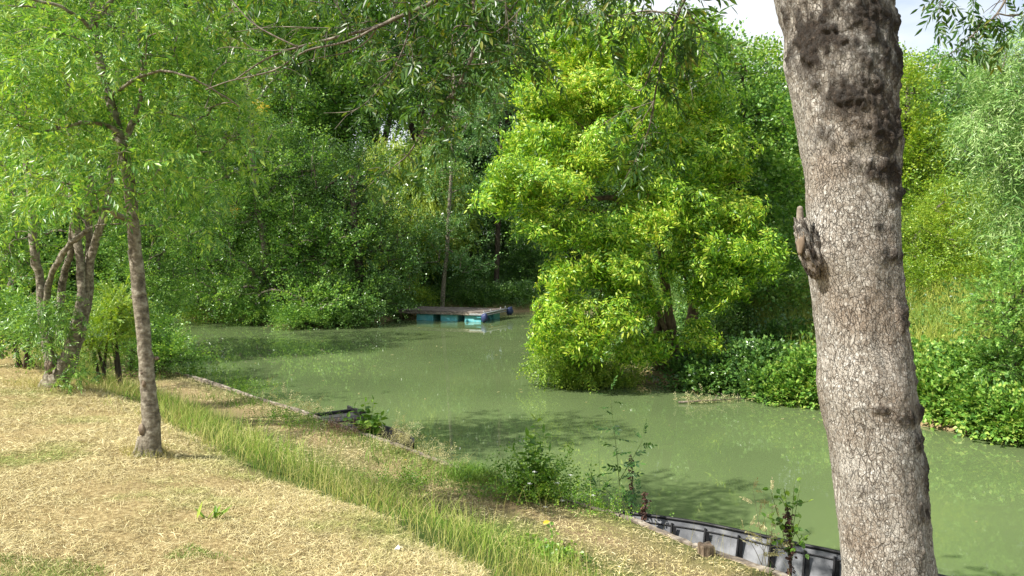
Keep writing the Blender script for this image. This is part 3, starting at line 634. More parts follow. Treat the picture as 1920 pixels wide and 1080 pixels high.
for k in range(7):
    a_ = k*.9+rg.uniform(-.2, .2); dv = np.array([math.cos(a_), math.sin(a_), 0]); s0 = b0+dv*.045+np.array([0, 0, .16]); s2 = b0+dv*rg.uniform(.16, .26); s2[2] = hz(s2[0], s2[1])-.03
    rt.tube(smooth_path([s0, b0+dv*.085+np.array([0, 0, .05]), (b0+s2)/2+dv*.05+np.array([0, 0, .0]), s2], 4), np.linspace(.045, .014, 13), 8)
rt.build('root', M['bark_pale'], slim, True)
knots(slim, [(P(266, 806, b0[1]-.075), (.03, .02, .05)), (P(270, 720, b0[1]-.06), (.018, .015, .03)), (P(294, 672, b0[1]), (.02, .02, .016)), (P(266, 700, b0[1]-.06), (.012, .012, .012))], M['cut_wood'])

# ------------------------------------------------------------------ many stemmed tree behind it
b1 = G(108, 728); d1 = b1[1]
ms = [pathpx([(95,735),(118,700),(140,655),(156,600),(163,520),(178,455),(196,400),(208,330),(220,200),(230,60)], d1, [25,19,12,9,7.5,7.5,7,6.5,5.5,4]),
      pathpx([(104,733),(122,690),(135,640),(150,570),(152,500),(142,420),(136,350),(128,220),(120,80)], [d1,d1-.1,d1-.15,d1-.15,d1-.1,d1,d1,d1,d1], [20,15,11,8,7.5,7.5,6.5,5.5,4]),
      pathpx([(100,728),(96,680),(84,620),(76,540),(66,480),(60,400),(48,280),(30,120)], [d1,d1,d1+.1,d1+.2,d1+.2,d1+.2,d1+.2,d1+.2], [18,12,9,8.5,8,7,5,4]),
      pathpx([(86,590),(90,540),(103,500),(125,465),(148,445),(166,430)], [d1+.1,d1,d1-.2,d1-.3,d1-.3,d1-.3], [6,6,5.5,5.5,5,4]),
      pathpx([(112,640),(113,560),(122,505),(133,470),(140,380)], [d1+.1,d1+.2,d1+.2,d1+.1,d1], [7,7,6,6,4]),
      pathpx([(150,620),(166,560),(168,480),(166,420),(170,330)], [d1+.15]*5, [9,8,7.5,7,5]), pathpx([(165,540),(158,500),(150,485),(146,470)], [d1+.1]*4, [4,3.5,3,2.5])]
multi = tree('multi_stemmed_ash', 'leaning tree of several crossing pale stems with leafy shoots around its foot', 'tree', ms,
     [Lo(70,330,10.4,110,80,1),Lo(160,200,10.6,160,120,1.2),Lo(30,100,10.4,120,140,1.2),Lo(250,60,11,150,120,1.2),Lo(230,380,10.8,90,60,.8),Lo(100,-90,10.6,260,110,1.6),Lo(20,440,10.6,60,50,.6),Lo(330,260,11.4,90,100,.9),Lo(360,420,11.8,70,60,.7)],
     370, 7, .24, T_ASH, M['leaf_ash'], M['bark_pale'], seed=2, tipr=.0025, tsides=14, down=.2, scale=.85, maxr=.035, gnarl=.006)
r = np.random.default_rng(12); pp = []
for (px, py, rx, ry, n_l) in [(100,585,42,30,90),(72,600,25,30,50),(135,610,20,30,50),(92,645,22,18,40),(152,690,20,25,30),(130,715,30,10,24),(45,610,30,35,60)]:
    c_ = P(px, py, d1-.3); pp.append(c_+r.normal(size=(n_l, 3))*np.array([rx*d1/F*.55, .2, ry*d1/F*.55]))
pp = np.concatenate(pp); V, Fc = scatter(T_ASH, pp, r.normal(size=pp.shape)+np.array([0, -.4, .3]), .75, r); mk('foot_shoots', V-np.array(multi.location), Fc, M['leaf_mid'], multi)
knots(multi, [(P(92, 690, d1-.2), (.05, .04, .09)), (P(118, 668, d1-.17), (.03, .03, .05))], M['cut_wood'])

# ------------------------------------------------------------------ bright tree leaning over the water
d2 = 18.4
bt = [pathpx([(1266,706),(1262,650),(1255,590),(1245,520),(1236,450),(1215,370),(1180,270),(1150,150)], [d2,d2,d2-.1,d2-.2,d2-.3,d2-.3,d2-.2,d2], [13,11,9.5,8,7,6,5,3]),
      pathpx([(1290,690),(1296,620),(1300,560),(1310,480),(1300,360),(1290,220)], d2+.4, [13,12,10,8,6,4]),
      pathpx([(1240,690),(1230,640),(1236,590),(1210,520),(1180,440),(1160,376),(1110,372),(1060,350),(1010,340)], [d2,d2,d2,d2-.3,d2-.6,d2-.9,d2-1.1,d2-1.3,d2-1.5], [11,10,8,6,5,5,4.5,3.5,2.5]),
      pathpx([(1262,660),(1240,600),(1225,590),(1210,560),(1150,560),(1090,580)], [d2-.1,d2-.2,d2-.4,d2-.6,d2-.9,d2-1.2], [5,4.5,4,3.5,3,2]),
      pathpx([(1245,695),(1238,660),(1236,630)], d2-.2, [4,3.5,3]), pathpx([(1232,692),(1224,655),(1222,625)], d2-.3, [3.5,3,2.5]),
      pathpx([(1236,450),(1205,340),(1120,260),(1060,215)], [d2-.3,d2-.6,d2-.9,d2-1.1], [5,4.5,3.5,2.5]), pathpx([(1300,360),(1370,400),(1430,440)], [d2+.3,d2-.1,d2-.4], [4,3.5,2.5])]
bl = [Lo(1060,95,17.6,68,58,.9),Lo(1010,175,17.2,50,60,.8),Lo(1110,170,17.4,80,60,1),Lo(1010,260,16.9,68,46,.8),Lo(965,330,16.6,56,40,.8),Lo(935,372,16.4,34,20,.4),Lo(1040,340,16.6,80,50,.8),Lo(1130,280,17,80,60,.9),Lo(1200,210,17.6,80,80,1.2),Lo(1170,100,18,90,70,1.2),Lo(1250,120,18.6,90,80,1.3),
      Lo(1220,350,17.4,60,60,.8),Lo(1010,430,16.7,46,26,.5),Lo(1090,430,17,70,40,.8),Lo(1180,430,16.9,70,50,.7),Lo(1240,400,16.9,48,36,.5),Lo(1150,500,16.8,80,40,.7),Lo(1060,520,16.8,46,36,.6),Lo(1130,595,16.7,66,38,.6),Lo(1050,590,16.6,44,34,.6),Lo(1090,640,16.7,56,30,.5),Lo(1180,560,17.2,60,50,.7),Lo(1300,480,17.2,60,50,.6),Lo(1370,470,17.2,54,42,.6),Lo(1430,480,17.4,44,40,.5),Lo(1380,530,17.4,60,34,.5),Lo(1325,545,17.3,40,30,.5),
      Lo(1270,300,18,70,70,1),Lo(1380,405,17.6,56,44,.6),Lo(1310,400,17.4,50,50,.6),Lo(1350,300,18.2,60,60,.8),Lo(1315,640,17.3,34,30,.4),Lo(1240,650,17.2,26,22,.3),Lo(1190,660,17.2,50,30,.4),Lo(1020,640,16.9,24,20,.4),Lo(1300,190,18.8,70,70,1.1)]
tree('leaning_box_elder', 'bright yellow green tree with tufted leaves bulging over the water from the right bank', 'tree', bt, bl, 1350, 3, .25, T_TUFT, M['leaf_bright'], M['bark_moss'], seed=3, tipr=.004, tsides=12, scale=1.0, updir=.25, outw=1.0, rnd=.5, shell=.33, flat=1.0, jit_=.26, gnarl=.01)
# darker mass behind and right of it
tree('round_crowned_tree', 'green tree with dense dark crown between the yellow green tree and the thick trunk', 'tree', [pathpx([(1390,640),(1392,500),(1385,350),(1390,200),(1395,120)], 21.5, [16,13,11,8,5]), pathpx([(1392,500),(1440,400),(1470,300)], 21.5, [9,7,4])],
     [Lo(1350,160,21.5,90,75,1.5),Lo(1290,90,21.5,60,40,1),Lo(1420,260,21,90,80,1.5),Lo(1340,330,20.5,90,90,1.2),Lo(1450,380,20.5,80,80,1.2),Lo(1390,450,20.3,90,70,1),Lo(1310,420,20.8,70,70,1),Lo(1300,250,21,70,80,1.2),Lo(1440,180,21.5,60,40,1),Lo(1470,520,20,70,60,1),Lo(1400,570,20.5,110,50,1),Lo(1500,300,21,70,110,1.2)],
     520, 12, .38, T_BROAD, M['leaf_mid'], M['bark_dark'], seed=4, tipr=.006, scale=1.1)
for k, a in enumerate([('tall_ash', 'tall light green tree whose leafy top stands against the sky left of the thick trunk', 27, [(1420,640),(1420,450),(1425,300),(1430,170)], [Lo(1395,125,27,60,35,1.4),Lo(1450,190,27,70,60,1.6),Lo(1500,260,26,80,90,1.6),Lo(1420,330,26,100,90,1.5),Lo(1560,330,27,70,90,1.6),Lo(1510,170,28,40,30,1)], 'leaf_lime', T_BROAD),
     ('poplar_tree', 'pale green tree of loose upright boughs rising just right of the thick trunk', 26, [(1700,620),(1700,400),(1702,250),(1700,120)], [Lo(1690,170,26,26,75,.9),Lo(1710,290,26,55,70,1.2),Lo(1690,400,25,60,70,1.2),Lo(1640,300,26,50,80,1)], 'leaf_lime', T_BROAD),
     ('maple_tree', 'soft green broad tree with rounded top under the sky gap, between trunk and willow', 29, [(1790,600),(1785,400),(1775,200)], [Lo(1765,165,29,60,52,1.5),Lo(1730,250,29,50,60,1.4),Lo(1800,260,29,80,80,1.6),Lo(1770,370,28,90,60,1.4)], 'leaf_mid', T_BROAD),
     ('hazel_tree', 'rounded yellow green thicket tree sloping down behind the far right bank', 21, [(1800,600),(1795,500),(1790,400)], [Lo(1790,400,21.5,90,55,1),Lo(1740,460,20.5,60,50,1),Lo(1830,460,20.5,100,70,1),Lo(1770,530,20,90,50,.8),Lo(1880,540,20,80,60,.8)], 'leaf_lime', T_SMALL)]):
    nm, lb, d_, tr_, lob, lm, tp = a
    tree(nm, lb, 'tree', [pathpx(tr_, d_, np.linspace(11, 3, len(tr_)))], lob, 270, 13 if k < 3 else 20, .36 if k < 3 else .32, tp, M[lm], M['bark'], seed=10+k, tipr=.009, scale=1.1)
# willow and feathery bush at the right edge
tree('willow_tree', 'silvery green willow with narrow drooping leaves at the right edge of the view', 'tree', [pathpx([(2060,640),(2050,420),(2010,260),(1950,160),(1900,120)], 15.5, [16,13,9,6,4]), pathpx([(2050,420),(1980,380),(1920,350)], 15.5, [8,6,4])],
     [Lo(1880,130,15,70,45,.8),Lo(1930,200,15,90,70,1),Lo(1850,220,14.8,60,40,.6),Lo(1900,300,15,80,50,.8),Lo(1960,90,15,60,60,.8),Lo(1930,400,15,60,60,.8),Lo(1990,300,15,80,120,1)], 300, 9, .3, T_WILL, M['leaf_willow'], M['bark'], seed=21, tipr=.005, down=.8, updir=.1, scale=1.0)
tree('robinia_tree', 'dark fine leafed young tree leaning in from the right edge above the brambles', 'tree', [pathpx([(2010,760),(1990,680),(1950,600),(1900,560)], 13.2, [9,7,5,3])],
     [Lo(1890,560,13,56,46,.6),Lo(1850,610,13,40,30,.4),Lo(1930,620,13,50,60,.6),Lo(1880,680,13,50,34,.4),Lo(1940,500,13.2,60,60,.6)], 170, 8, .2, [tpl_compound(300+s, Lr=.2, pairs=6, ll=.045, lw=.02, droop=.2) for s in range(3)], M['leaf_mid'], M['bark_dark'], seed=22, tipr=.004)

# ------------------------------------------------------------------ left: saplings and thicket on the near bank
def gz(px, py, dd): q = P(px, py, dd); return q
thk = [('young_ash', 'bright leafy young tree at the left edge beyond the leaning stems', (-13.2,17.5), [Lo(20,470,17,90,70,1),Lo(-40,380,17,100,120,1.4),Lo(60,560,16.5,60,50,.7)], 'leaf_ash', T_ASH, 170, 12, .3, .045),
       ('field_maple', 'dense green tree filling the gap between the leaning stems and the slim trunk', (-14.5,22.5), [Lo(150,430,22,110,90,1.5),Lo(60,330,23,140,120,2),Lo(230,330,23,120,120,1.8),Lo(120,180,24,200,130,2.5)], 'leaf_mid', T_BROAD, 260, 12, .42, .12),
       ('elm_tree', 'yellow green light crowned tree above the left bank', (-20,30), [Lo(90,250,31,170,130,2.5),Lo(220,120,31,160,130,2.5),Lo(60,60,32,180,130,2.6),Lo(280,240,31,100,110,2)], 'leaf_mid', T_BROAD, 240, 16, .6, .2),
       ('hornbeam', 'rounded tree whose boughs hang down to the left bay of the river', (-11.8,23.8), [Lo(300,470,22.5,90,70,1.2),Lo(240,540,21.5,70,50,.8),Lo(330,380,23,90,80,1.5),Lo(210,600,20.5,50,26,.6),Lo(300,560,22.5,50,30,.7)], 'leaf_mid', T_SMALL, 260, 16, .34, .1)]
for k, (nm, lb, b_, lob, lm, tp, n, per, spr, r0) in enumerate(thk):
    c_ = np.mean([l[0] for l in lob], 0); z0 = hz(*b_)-.1
    pts = np.array([[b_[0], b_[1], z0], [b_[0]*.7+c_[0]*.3, b_[1]*.7+c_[1]*.3, z0*.6+c_[2]*.4], c_, c_+np.array([.1, .1, 1.2])])
    tree(nm, lb, 'tree', [(pts, np.array([r0, r0*.7, r0*.45, r0*.2]))], lob, n, per, spr, tp, M[lm], M['bark'], seed=30+k, tipr=.006, scale=1.0, gnarl=.02)
def bush(nm, lb, lob, n, per, spr, tp, lm, seed, scale=1, updir=.6, cat='shrub', tipr=.004, bark='bark_dark', group=None, stems=5, down=0, **kw):
    r = np.random.default_rng(seed+500); c_ = np.mean([l[0] for l in lob], 0); c_[2] = hz(c_[0], c_[1]); tr_ = []
    if c_[2] < .05: c_[2] = .05
    base = c_.copy(); h = max(l[0][2] for l in lob)-c_[2]
    for s in range(stems):
        l = lob[s % len(lob)]; q = l[0]+r.normal(size=3)*l[1]*.3; a_ = base+np.array([r.normal()*.1, r.normal()*.1, 0]) if s else base.copy()
        tr_.append((np.array([a_, a_*.5+q*.5+np.array([0, 0, .15*h]), q]), np.array([.03, .02, .01])*kw.get('thick', 1)))
    return tree(nm, lb, cat, tr_, lob, n, per, spr, tp, M[lm], M[bark], seed=seed, group=group, tipr=tipr, tsides=6, updir=updir, scale=scale, down=down)
bush('fern_like_shrub', 'feathery light green shrub between the leaning stems and the slim trunk', [Lo(195,620,12.8,38,42,.5),Lo(225,580,13,30,36,.4),Lo(170,640,12.6,26,26,.4)], 110, 10, .16, [tpl_compound(320+s, Lr=.2, pairs=7, ll=.04, lw=.014, droop=.3) for s in range(3)], 'leaf_lime', 41, scale=.9)
bush('nettle_clump', 'low green leafy clump left of the leaning stems at the edge of the mown straw', [Lo(20,600,13.5,50,34,.6),Lo(60,630,12.6,30,20,.4)], 70, 9, .18, T_SMALL, 'leaf_mid', 42)
bush('water_edge_shrub', 'fine leafed green shrub behind the slim trunk at the edge of the left bay', [Lo(330,665,17,36,24,.5),Lo(290,640,17.5,40,36,.6),Lo(240,650,16.5,30,30,.5)], 100, 12, .2, T_SMALL, 'leaf_mid', 43)
sp_ = thing('sapling', 'thin bare leaning sapling stem standing between the shrubs left of the slim trunk', 'tree', None, G(247, 706))
mb = MB(); dd_ = sp_.location[1]; mb.tube(smooth_path([np.array(sp_.location)-np.array([0,0,.05]), P(246,660,dd_), P(243,625,dd_), P(239,600,dd_), P(246,575,dd_), P(247,520,dd_), P(240,470,dd_)]), np.linspace(.035, .012, 25), 8); mb.build('trunk', M['bark'], sp_, True)
r = np.random.default_rng(9); c_ = P(246, 500, dd_)+r.normal(size=(60, 3))*np.array([.25, .25, .4]); V, Fc = scatter(T_SMALL, c_, r.normal(size=c_.shape), .8, r); mk('crown', V-np.array(sp_.location), Fc, M['leaf_mid'], sp_)
q0 = G(2, 672); sp_ = thing('young_tree', 'thin dark stem cut by the left edge of the view', 'tree', None, q0)
mb = MB(); mb.tube(smooth_path([q0-np.array([0,0,.05]), P(1,620,q0[1]), P(-3,540,q0[1]), P(-8,400,q0[1]), P(-6,250,q0[1])]), np.linspace(.05, .02, 17), 8); mb.build('trunk', M['bark'], sp_, True)
c_ = P(-20, 330, q0[1])+r.normal(size=(160, 3))*np.array([.6, .6, .6]); V, Fc = scatter(T_BROAD, c_, r.normal(size=c_.shape), .9, r); mk('crown', V-np.array(sp_.location), Fc, M['leaf_ash'], sp_)

# ------------------------------------------------------------------ far side of the pool
tree('leaning_alder', 'broad green tree with pale leaning trunk across the water, boughs touching the river', 'tree',
     [pathpx([(522,600),(512,560),(500,500),(494,440),(480,370),(470,230),(465,100)], 33.5, [13,11,7,7,6,5,3]), pathpx([(530,600),(528,550),(522,500),(540,440)], 33.8, [8,7,5,4])],
     [Lo(430,560,33,80,36,1.2),Lo(380,510,34,80,60,1.5),Lo(470,520,32.5,50,50,1),Lo(590,560,31.6,70,40,1.1),Lo(450,420,33.5,110,70,2),Lo(560,460,33,80,80,1.6),Lo(400,300,34.5,120,90,2.4),Lo(520,330,34,110,100,2.2),Lo(470,200,35,110,100,2.4),Lo(640,480,32.6,60,80,1.2)],
     520, 15, .5, T_BROAD, M['leaf_mid'], M['bark_pale'], seed=50, tipr=.012, scale=1.15, gnarl=.02)
tree('dark_alder', 'dark dense alder beside the pontoon, its low boughs shading the water', 'tree',
     [pathpx([(680,600),(675,520),(665,430),(660,330)], 33.4, [10,9,7,4])],
     [Lo(690,560,32.8,70,44,1.1),Lo(650,585,31.8,60,22,.8),Lo(730,520,33.6,46,60,1),Lo(640,420,34,90,90,1.8),Lo(720,430,34.5,60,80,1.5),Lo(600,350,35,80,90,2),Lo(670,340,36,70,80,1.6)],
     360, 15, .45, T_BROAD, M['leaf_dark'], M['bark_dark'], seed=51, tipr=.012, scale=1.1)
tree('aspen_tree', 'slender grey aspen with bare straight stem rising behind the pontoon', 'tree', [pathpx([(829,590),(832,530),(838,470),(842,400),(846,320),(850,200),(852,80)], 38.5, [4.6,4,3.8,3.4,3.2,3,2])],
     [Lo(845,440,38.5,50,50,1),Lo(800,470,38.5,34,34,.8),Lo(890,500,38.5,40,26,.8),Lo(850,330,38.5,50,60,1.2),Lo(870,240,39,60,60,1.3),Lo(830,270,39,50,60,1.2)], 150, 14, .42, T_BROAD, M['leaf_pop'], M['bark_pale'], seed=52, tipr=.01, scale=1.1)
tree('aspen_tree', 'leafy aspen with glittering leaves between the pontoon and the yellow green tree', 'tree', [pathpx([(930,575),(932,480),(936,380),(940,250)], 42, [5,5,4,3])],
     [Lo(900,420,42,60,50,1.4),Lo(960,340,42,60,80,1.6),Lo(940,200,43,70,90,1.8),Lo(880,150,43,60,80,1.6)], 170, 14, .5, T_BROAD, M['leaf_pop'], M['bark_dark'], seed=53, tipr=.01, scale=1.2)
# weeping willow
ww = [pathpx([(772,560),(770,450),(765,350),(760,280)], 45, [12,10,8,5])]
wl = [Lo(700,360,42,45,70,1.8),Lo(745,300,42,60,50,1.8),Lo(800,320,42,60,60,1.8),Lo(760,400,41,80,70,2),Lo(830,380,42,40,60,1.5)]
tree('weeping_willow', 'yellowish weeping willow with hanging strands behind the pontoon under the sky gap', 'tree', ww, wl, 420, 8, .7, [tpl_strand(400+s, 34, 1.7, .2, .05) for s in range(4)], M['leaf_yellow'], M['bark'], seed=54, tipr=.01, down=2.2, outw=.2, rnd=.25, scale=1.0)
# tall poplars behind
pops = [('tall glittering dark poplar directly above the yellowish weeping willow', 700, 52, 0), ('tall dark poplar with forked trunk beside the small sky gap', 790, 56, 1), ('tall dark poplar directly left of the yellow green tree top', 950, 54, 2), ('tall poplar above the aspen, deep green with small gaps of sky', 880, 60, 3), ('tall poplar left of the willow, partly hidden by the hanging boughs', 590, 55, 4)]
for k, (lb, px, d_, s_) in enumerate(pops):
    c_ = px
    tree('poplar', lb, 'tree', [pathpx([(c_,560),(c_+4,400),(c_+2,250),(c_-6,100),(c_-2,-60),(c_,-220)], d_, [14,12,10,8,6,3]), pathpx([(c_+3,330),(c_+35,200),(c_+50,60)], d_, [7,5,3]), pathpx([(c_+2,300),(c_-35,180),(c_-55,50)], d_, [7,5,3])],
         [Lo(c_-20,-200,d_,70,90,2.4),Lo(c_+20,-80,d_,80,80,2.6),Lo(c_-40,20,d_,60,70,2.4),Lo(c_+45,60,d_,55,60,2.2),Lo(c_-10,130,d_,70,60,2.4),Lo(c_+30,180,d_,50,45,2),Lo(c_-50,190,d_,45,50,2)] + ([Lo(c_,300,d_,70,60,2.4)] if k in (3, 4) else []),
         230, 13, .75, T_FAR, M['leaf_pop'] if k != 1 else M['leaf_dark'], M['bark_dark'], seed=60+k, tipr=.014, group='tall poplars behind the pool', scale=1.15)
# backdrop wood, each tree its own, sharing two crowns
def wood(seed, h, rw, lm, tp, n=300):
    r = np.random.default_rng(seed); lob = [(np.array([r.normal()*rw*.45, r.normal()*rw*.45, h*(.10+.80*k/10)]), np.array([rw*.6, rw*.6, h*.10]), None) for k in range(11)]
    return ([(np.array([[0, 0, -.2], [.1, 0, h*.4], [0, .1, h*.85]]), np.array([.28, .2, .06]))], lob, lm, tp, n)
protos = []
spots = [(-27,44,0,1.0,'green tree standing back left beyond the bay'),(-21,47,1,1.05,'second tree back from the left bay'),(-15,45,2,1.0,'tree behind the leaning alder'),(-10,49,0,1.1,'tree in the wood left of the tall poplars'),(-33,38,1,.9,'tree at the far left of the wood'),(-24,36,2,.75,'smaller tree near the left bay'),(-3,60,1,1.05,'tree deep in the wood behind the willow'),(5,52,2,.95,'tree just left of the yellow green crown, behind it'),(12,48,0,.60,'tree hidden mostly behind the yellow green crown'),
         (9,42,1,.8,'dark tree across the narrow arm behind the yellow green tree'),(16,40,2,.62,'tree rising behind the round dark crown'),(22,44,0,.62,'tree seen past the thick trunk on the right bank'),(27,40,1,.55,'rounded tree right of the thick trunk in the distance'),(-40,50,2,1,'tree at the outer left of the wood'),(-6,68,0,1.2,'tallest tree deep behind the poplars'),(-18,60,1,1.2,'tall tree deep behind the leaning alder'),(32,36,2,.55,'tree behind the willow at the right edge'),(3,66,1,1.2,'tall tree far behind the aspens'),(-30,58,0,1.2,'tall tree deep at the left'),(20,34,1,.5,'low tree behind the hazel thicket'),(26,30,2,.5,'low tree behind the willow and brambles'),(36,28,0,.5,'low tree far right beyond the bank')]
pr = {}
for k, (x, y, p_, s_, lb) in enumerate(spots):
    if p_ not in pr:
        tr_, lob, lm, tp, n = wood(70+p_, 17, 3.6, ['leaf_mid', 'leaf_dark', 'leaf_ash'][p_], T_FAR)
        pr[p_] = o = tree('woodland_tree', lb, 'tree', tr_, lob, 400, 14, .9, T_FAR, M[lm], M['bark_dark'], seed=70+p_, tipr=.02, group='trees of the wood behind the river', scale=1.25)
    else:
        src = pr[p_]; o = src.copy(); C.objects.link(o)
        for ch in src.children: c2 = ch.copy(); C.objects.link(c2); c2.parent = o
    o['label'] = lb; o.location = (x, y, hz(x, y)-.2); o.scale = (s_,)*3; o.rotation_euler = (0, 0, k*1.3)
# shaded thicket under the far wood
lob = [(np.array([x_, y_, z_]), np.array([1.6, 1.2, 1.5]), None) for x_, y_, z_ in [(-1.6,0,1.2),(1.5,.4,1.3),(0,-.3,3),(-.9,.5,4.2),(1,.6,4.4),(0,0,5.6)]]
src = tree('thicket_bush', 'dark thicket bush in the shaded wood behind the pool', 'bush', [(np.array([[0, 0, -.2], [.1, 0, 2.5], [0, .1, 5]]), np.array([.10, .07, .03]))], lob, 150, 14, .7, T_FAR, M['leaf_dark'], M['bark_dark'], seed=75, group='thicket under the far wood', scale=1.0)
r = np.random.default_rng(76)
for k, (x, y) in enumerate([(-20,41),(-16.5,42.5),(-12.5,41),(-9.5,44),(-6.5,46.5),(-2.5,48),(1,48),(4.5,48.5),(8.5,47),(12,44),(13,38),(-24,40),(-5,52),(0,54),(6,54),(-11,52),(16,35),(19,38),(-28,38),(11,33),(24,36),(14.5,29.5),(20,30)]):
    o = src if k == 0 else src.copy()
    if k:
        C.objects.link(o)
        for ch in src.children: c2 = ch.copy(); C.objects.link(c2); c2.parent = o
    s_ = r.uniform(.75, 1.15)*(.75 if y < 39 and x > 0 else 1); o.location = (x, y, hz(x, y)-.1); o.scale = (s_,)*3; o.rotation_euler = (0, 0, r.uniform(0, 6))
# undergrowth along the far waterline
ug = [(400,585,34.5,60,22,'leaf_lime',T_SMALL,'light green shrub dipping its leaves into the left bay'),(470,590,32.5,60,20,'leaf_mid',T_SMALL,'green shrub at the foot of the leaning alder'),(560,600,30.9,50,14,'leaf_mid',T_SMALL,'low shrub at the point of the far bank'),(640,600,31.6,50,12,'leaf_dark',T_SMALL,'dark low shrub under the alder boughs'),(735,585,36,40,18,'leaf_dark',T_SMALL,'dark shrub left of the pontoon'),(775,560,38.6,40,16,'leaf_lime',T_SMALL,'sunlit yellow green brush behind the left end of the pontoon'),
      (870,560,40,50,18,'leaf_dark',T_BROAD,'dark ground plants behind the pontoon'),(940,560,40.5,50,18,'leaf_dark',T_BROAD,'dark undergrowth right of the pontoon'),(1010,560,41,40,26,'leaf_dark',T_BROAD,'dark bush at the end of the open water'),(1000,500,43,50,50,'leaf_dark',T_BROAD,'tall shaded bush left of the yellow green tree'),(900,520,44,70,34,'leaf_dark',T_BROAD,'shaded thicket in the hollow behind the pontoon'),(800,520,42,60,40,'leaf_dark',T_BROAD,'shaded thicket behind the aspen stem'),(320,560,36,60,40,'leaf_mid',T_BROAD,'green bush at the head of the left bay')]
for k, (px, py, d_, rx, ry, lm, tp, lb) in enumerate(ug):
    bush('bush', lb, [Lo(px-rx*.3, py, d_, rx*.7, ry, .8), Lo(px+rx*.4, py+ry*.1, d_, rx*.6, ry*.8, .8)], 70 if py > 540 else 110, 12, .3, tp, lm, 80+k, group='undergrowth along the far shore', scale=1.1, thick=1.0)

# ------------------------------------------------------------------ right bank: shrub under the bright tree, brambles, yellow grass
bush('willow_scrub', 'pale small leafed scrub drooping into the water under the yellow green tree', [Lo(1040,685,17.6,44,22,.5),Lo(1100,690,17.6,56,22,.5),Lo(1160,700,17.9,50,16,.5),Lo(1090,660,18,60,24,.5)], 230, 12, .17, T_SMALL, 'leaf_lime', 100, down=.5, updir=.1, scale=.85)
br = [(1330,705,17.2,60,22,'dark bramble mound at the foot of the split trunk'),(1420,690,17,60,34,'shaded bramble mound in the middle of the right bank'),(1480,735,15.9,44,20,'sunlit bramble mound at the waterline left of the thick trunk'),(1530,710,15.8,50,40,'sunlit bramble mound partly behind the thick trunk'),(1600,730,15.2,50,34,'bramble mound hidden mostly by the thick trunk'),(1440,725,16.4,44,18,'small dark bramble hummock dipping to the river'),
      (1745,740,14.2,46,34,'bramble mound at the waterline just right of the thick trunk'),(1800,755,13.7,50,34,'bramble mound with trailing shoots over the water on the right'),(1740,690,15.2,46,22,'upper bramble mound below the yellow grass'),(1860,770,13.2,44,34,'bramble mound near the right edge at the waterline'),(1900,790,12.7,50,26,'last bramble mound at the right edge of the view'),(1860,700,13.9,60,34,'tall bramble mound below the fine leafed tree'),(1680,730,14.8,40,34,'bramble mound tucked against the right of the thick trunk'),(1500,650,18,70,30,'upper dark bramble bank under the round crowned tree')]
for k, (px, py, d_, rx, ry, lb) in enumerate(br):
    bush('bramble_bush', lb, [Lo(px-rx*.3, py, d_, rx*.75, ry, .55), Lo(px+rx*.4, py+ry*.2, d_-.1, rx*.65, ry*.8, .5)], 95, 9, .2, T_BRAM, 'leaf_bramble' if k not in (0, 1, 5, 13) else 'leaf_dark', 110+k, group='brambles along the right bank', stems=4, tipr=.003, scale=.78)  # dark leaf colour on the listed mounds stands in for shade from the crown above
bush('hedge_shrub', 'yellow green dense shrub above the grassy opening right of the thick trunk', [Lo(1720,545,19.5,50,46,.8),Lo(1790,575,19,60,30,.7),Lo(1860,520,19,70,50,.8)], 200, 13, .26, T_SMALL, 'leaf_lime', 140)

# ------------------------------------------------------------------ pontoon
def rz(a): return np.array([[math.cos(a), -math.sin(a), 0], [math.sin(a), math.cos(a), 0], [0, 0, 1]])
fa = PZ(905, 604.5, 0); pa = math.radians(-20); Rp = rz(pa); ex, ey = Rp[:, 0], Rp[:, 1]
org = fa.copy(); org[2] = 0   # front right corner of the floats; x runs left along the front
pont = thing('floating_pontoon', 'low wooden raft on turquoise floats moored in the pool near the far bank', 'pontoon', None, org)
def pp_(a, b_, z): return org-ex*a+ey*b_+np.array([0, 0, z])
r = np.random.default_rng(3)
LL, DD = 4.05, 2.3
mb = MB()
for k in range(22):
    a = LL*(k+.5)/22; mb.box(pp_(a-.08, DD/2-.02, .42+r.normal()*.003), (LL/22*.9, DD, .035), Rp@rz(r.normal()*.004), .006)
mb.build('deck', M['deck_wood'], pont)
mb = MB(); mb.box(pp_(LL/2-.02, -.02, .355), (LL+.12, .06, .085), Rp, .008); mb.box(pp_(LL/2-.02, DD-.04, .35), (LL+.1, .06, .09), Rp, .008); mb.box(pp_(LL/2+.12, -.075, .315), (LL-.5, .045, .055), Rp@rz(.003), .006)
for a in (-.05, LL*.33, LL*.66, LL): mb.box(pp_(a, DD/2, .34), (.07, DD-.12, .10), Rp, .006)
mb.build('frame', M['wood_grey'], pont)
for row in (0, 1):
    for k, a in enumerate((.0, 1.12, 2.26)):
        mb = MB(); w_ = .80; mb.box(pp_(a+w_/2+.05, .38+row*1.45, .13), (w_, .72, .33), Rp, .04); mb.build('float', M['float_blue'], pont)
mb = MB(); mb.box(pp_(.24, -.11, .33), (.62, .03, .07), Rp, .005); mb.build('bracket', M['steel'], pont)
mb = MB(); q0, q1 = pp_(-.08, -.12, .37), pp_(-.22, DD+.05, .42); mb.tube([q0, q1], [.035, .035], 8); mb.tube([q0-np.array([0,0,.08]), q1-np.array([0,0,.1])], [.025, .025], 8); mb.build('side_rail', M['steel'], pont, True)
for tt in (.03, .30, .72, .93):
    c_ = q0*(1-tt)+q1*tt+np.array([0, 0, .06]); mb = MB(); aa = np.linspace(0, 2*math.pi, 15); mb.tube(np.array([c_+.06*math.cos(x_)*ey+np.array([0, 0, .06*math.sin(x_)]) for x_ in aa]), [.014]*15, 6, cap=False); mb.build('mooring_ring', M['steel'], pont, True)
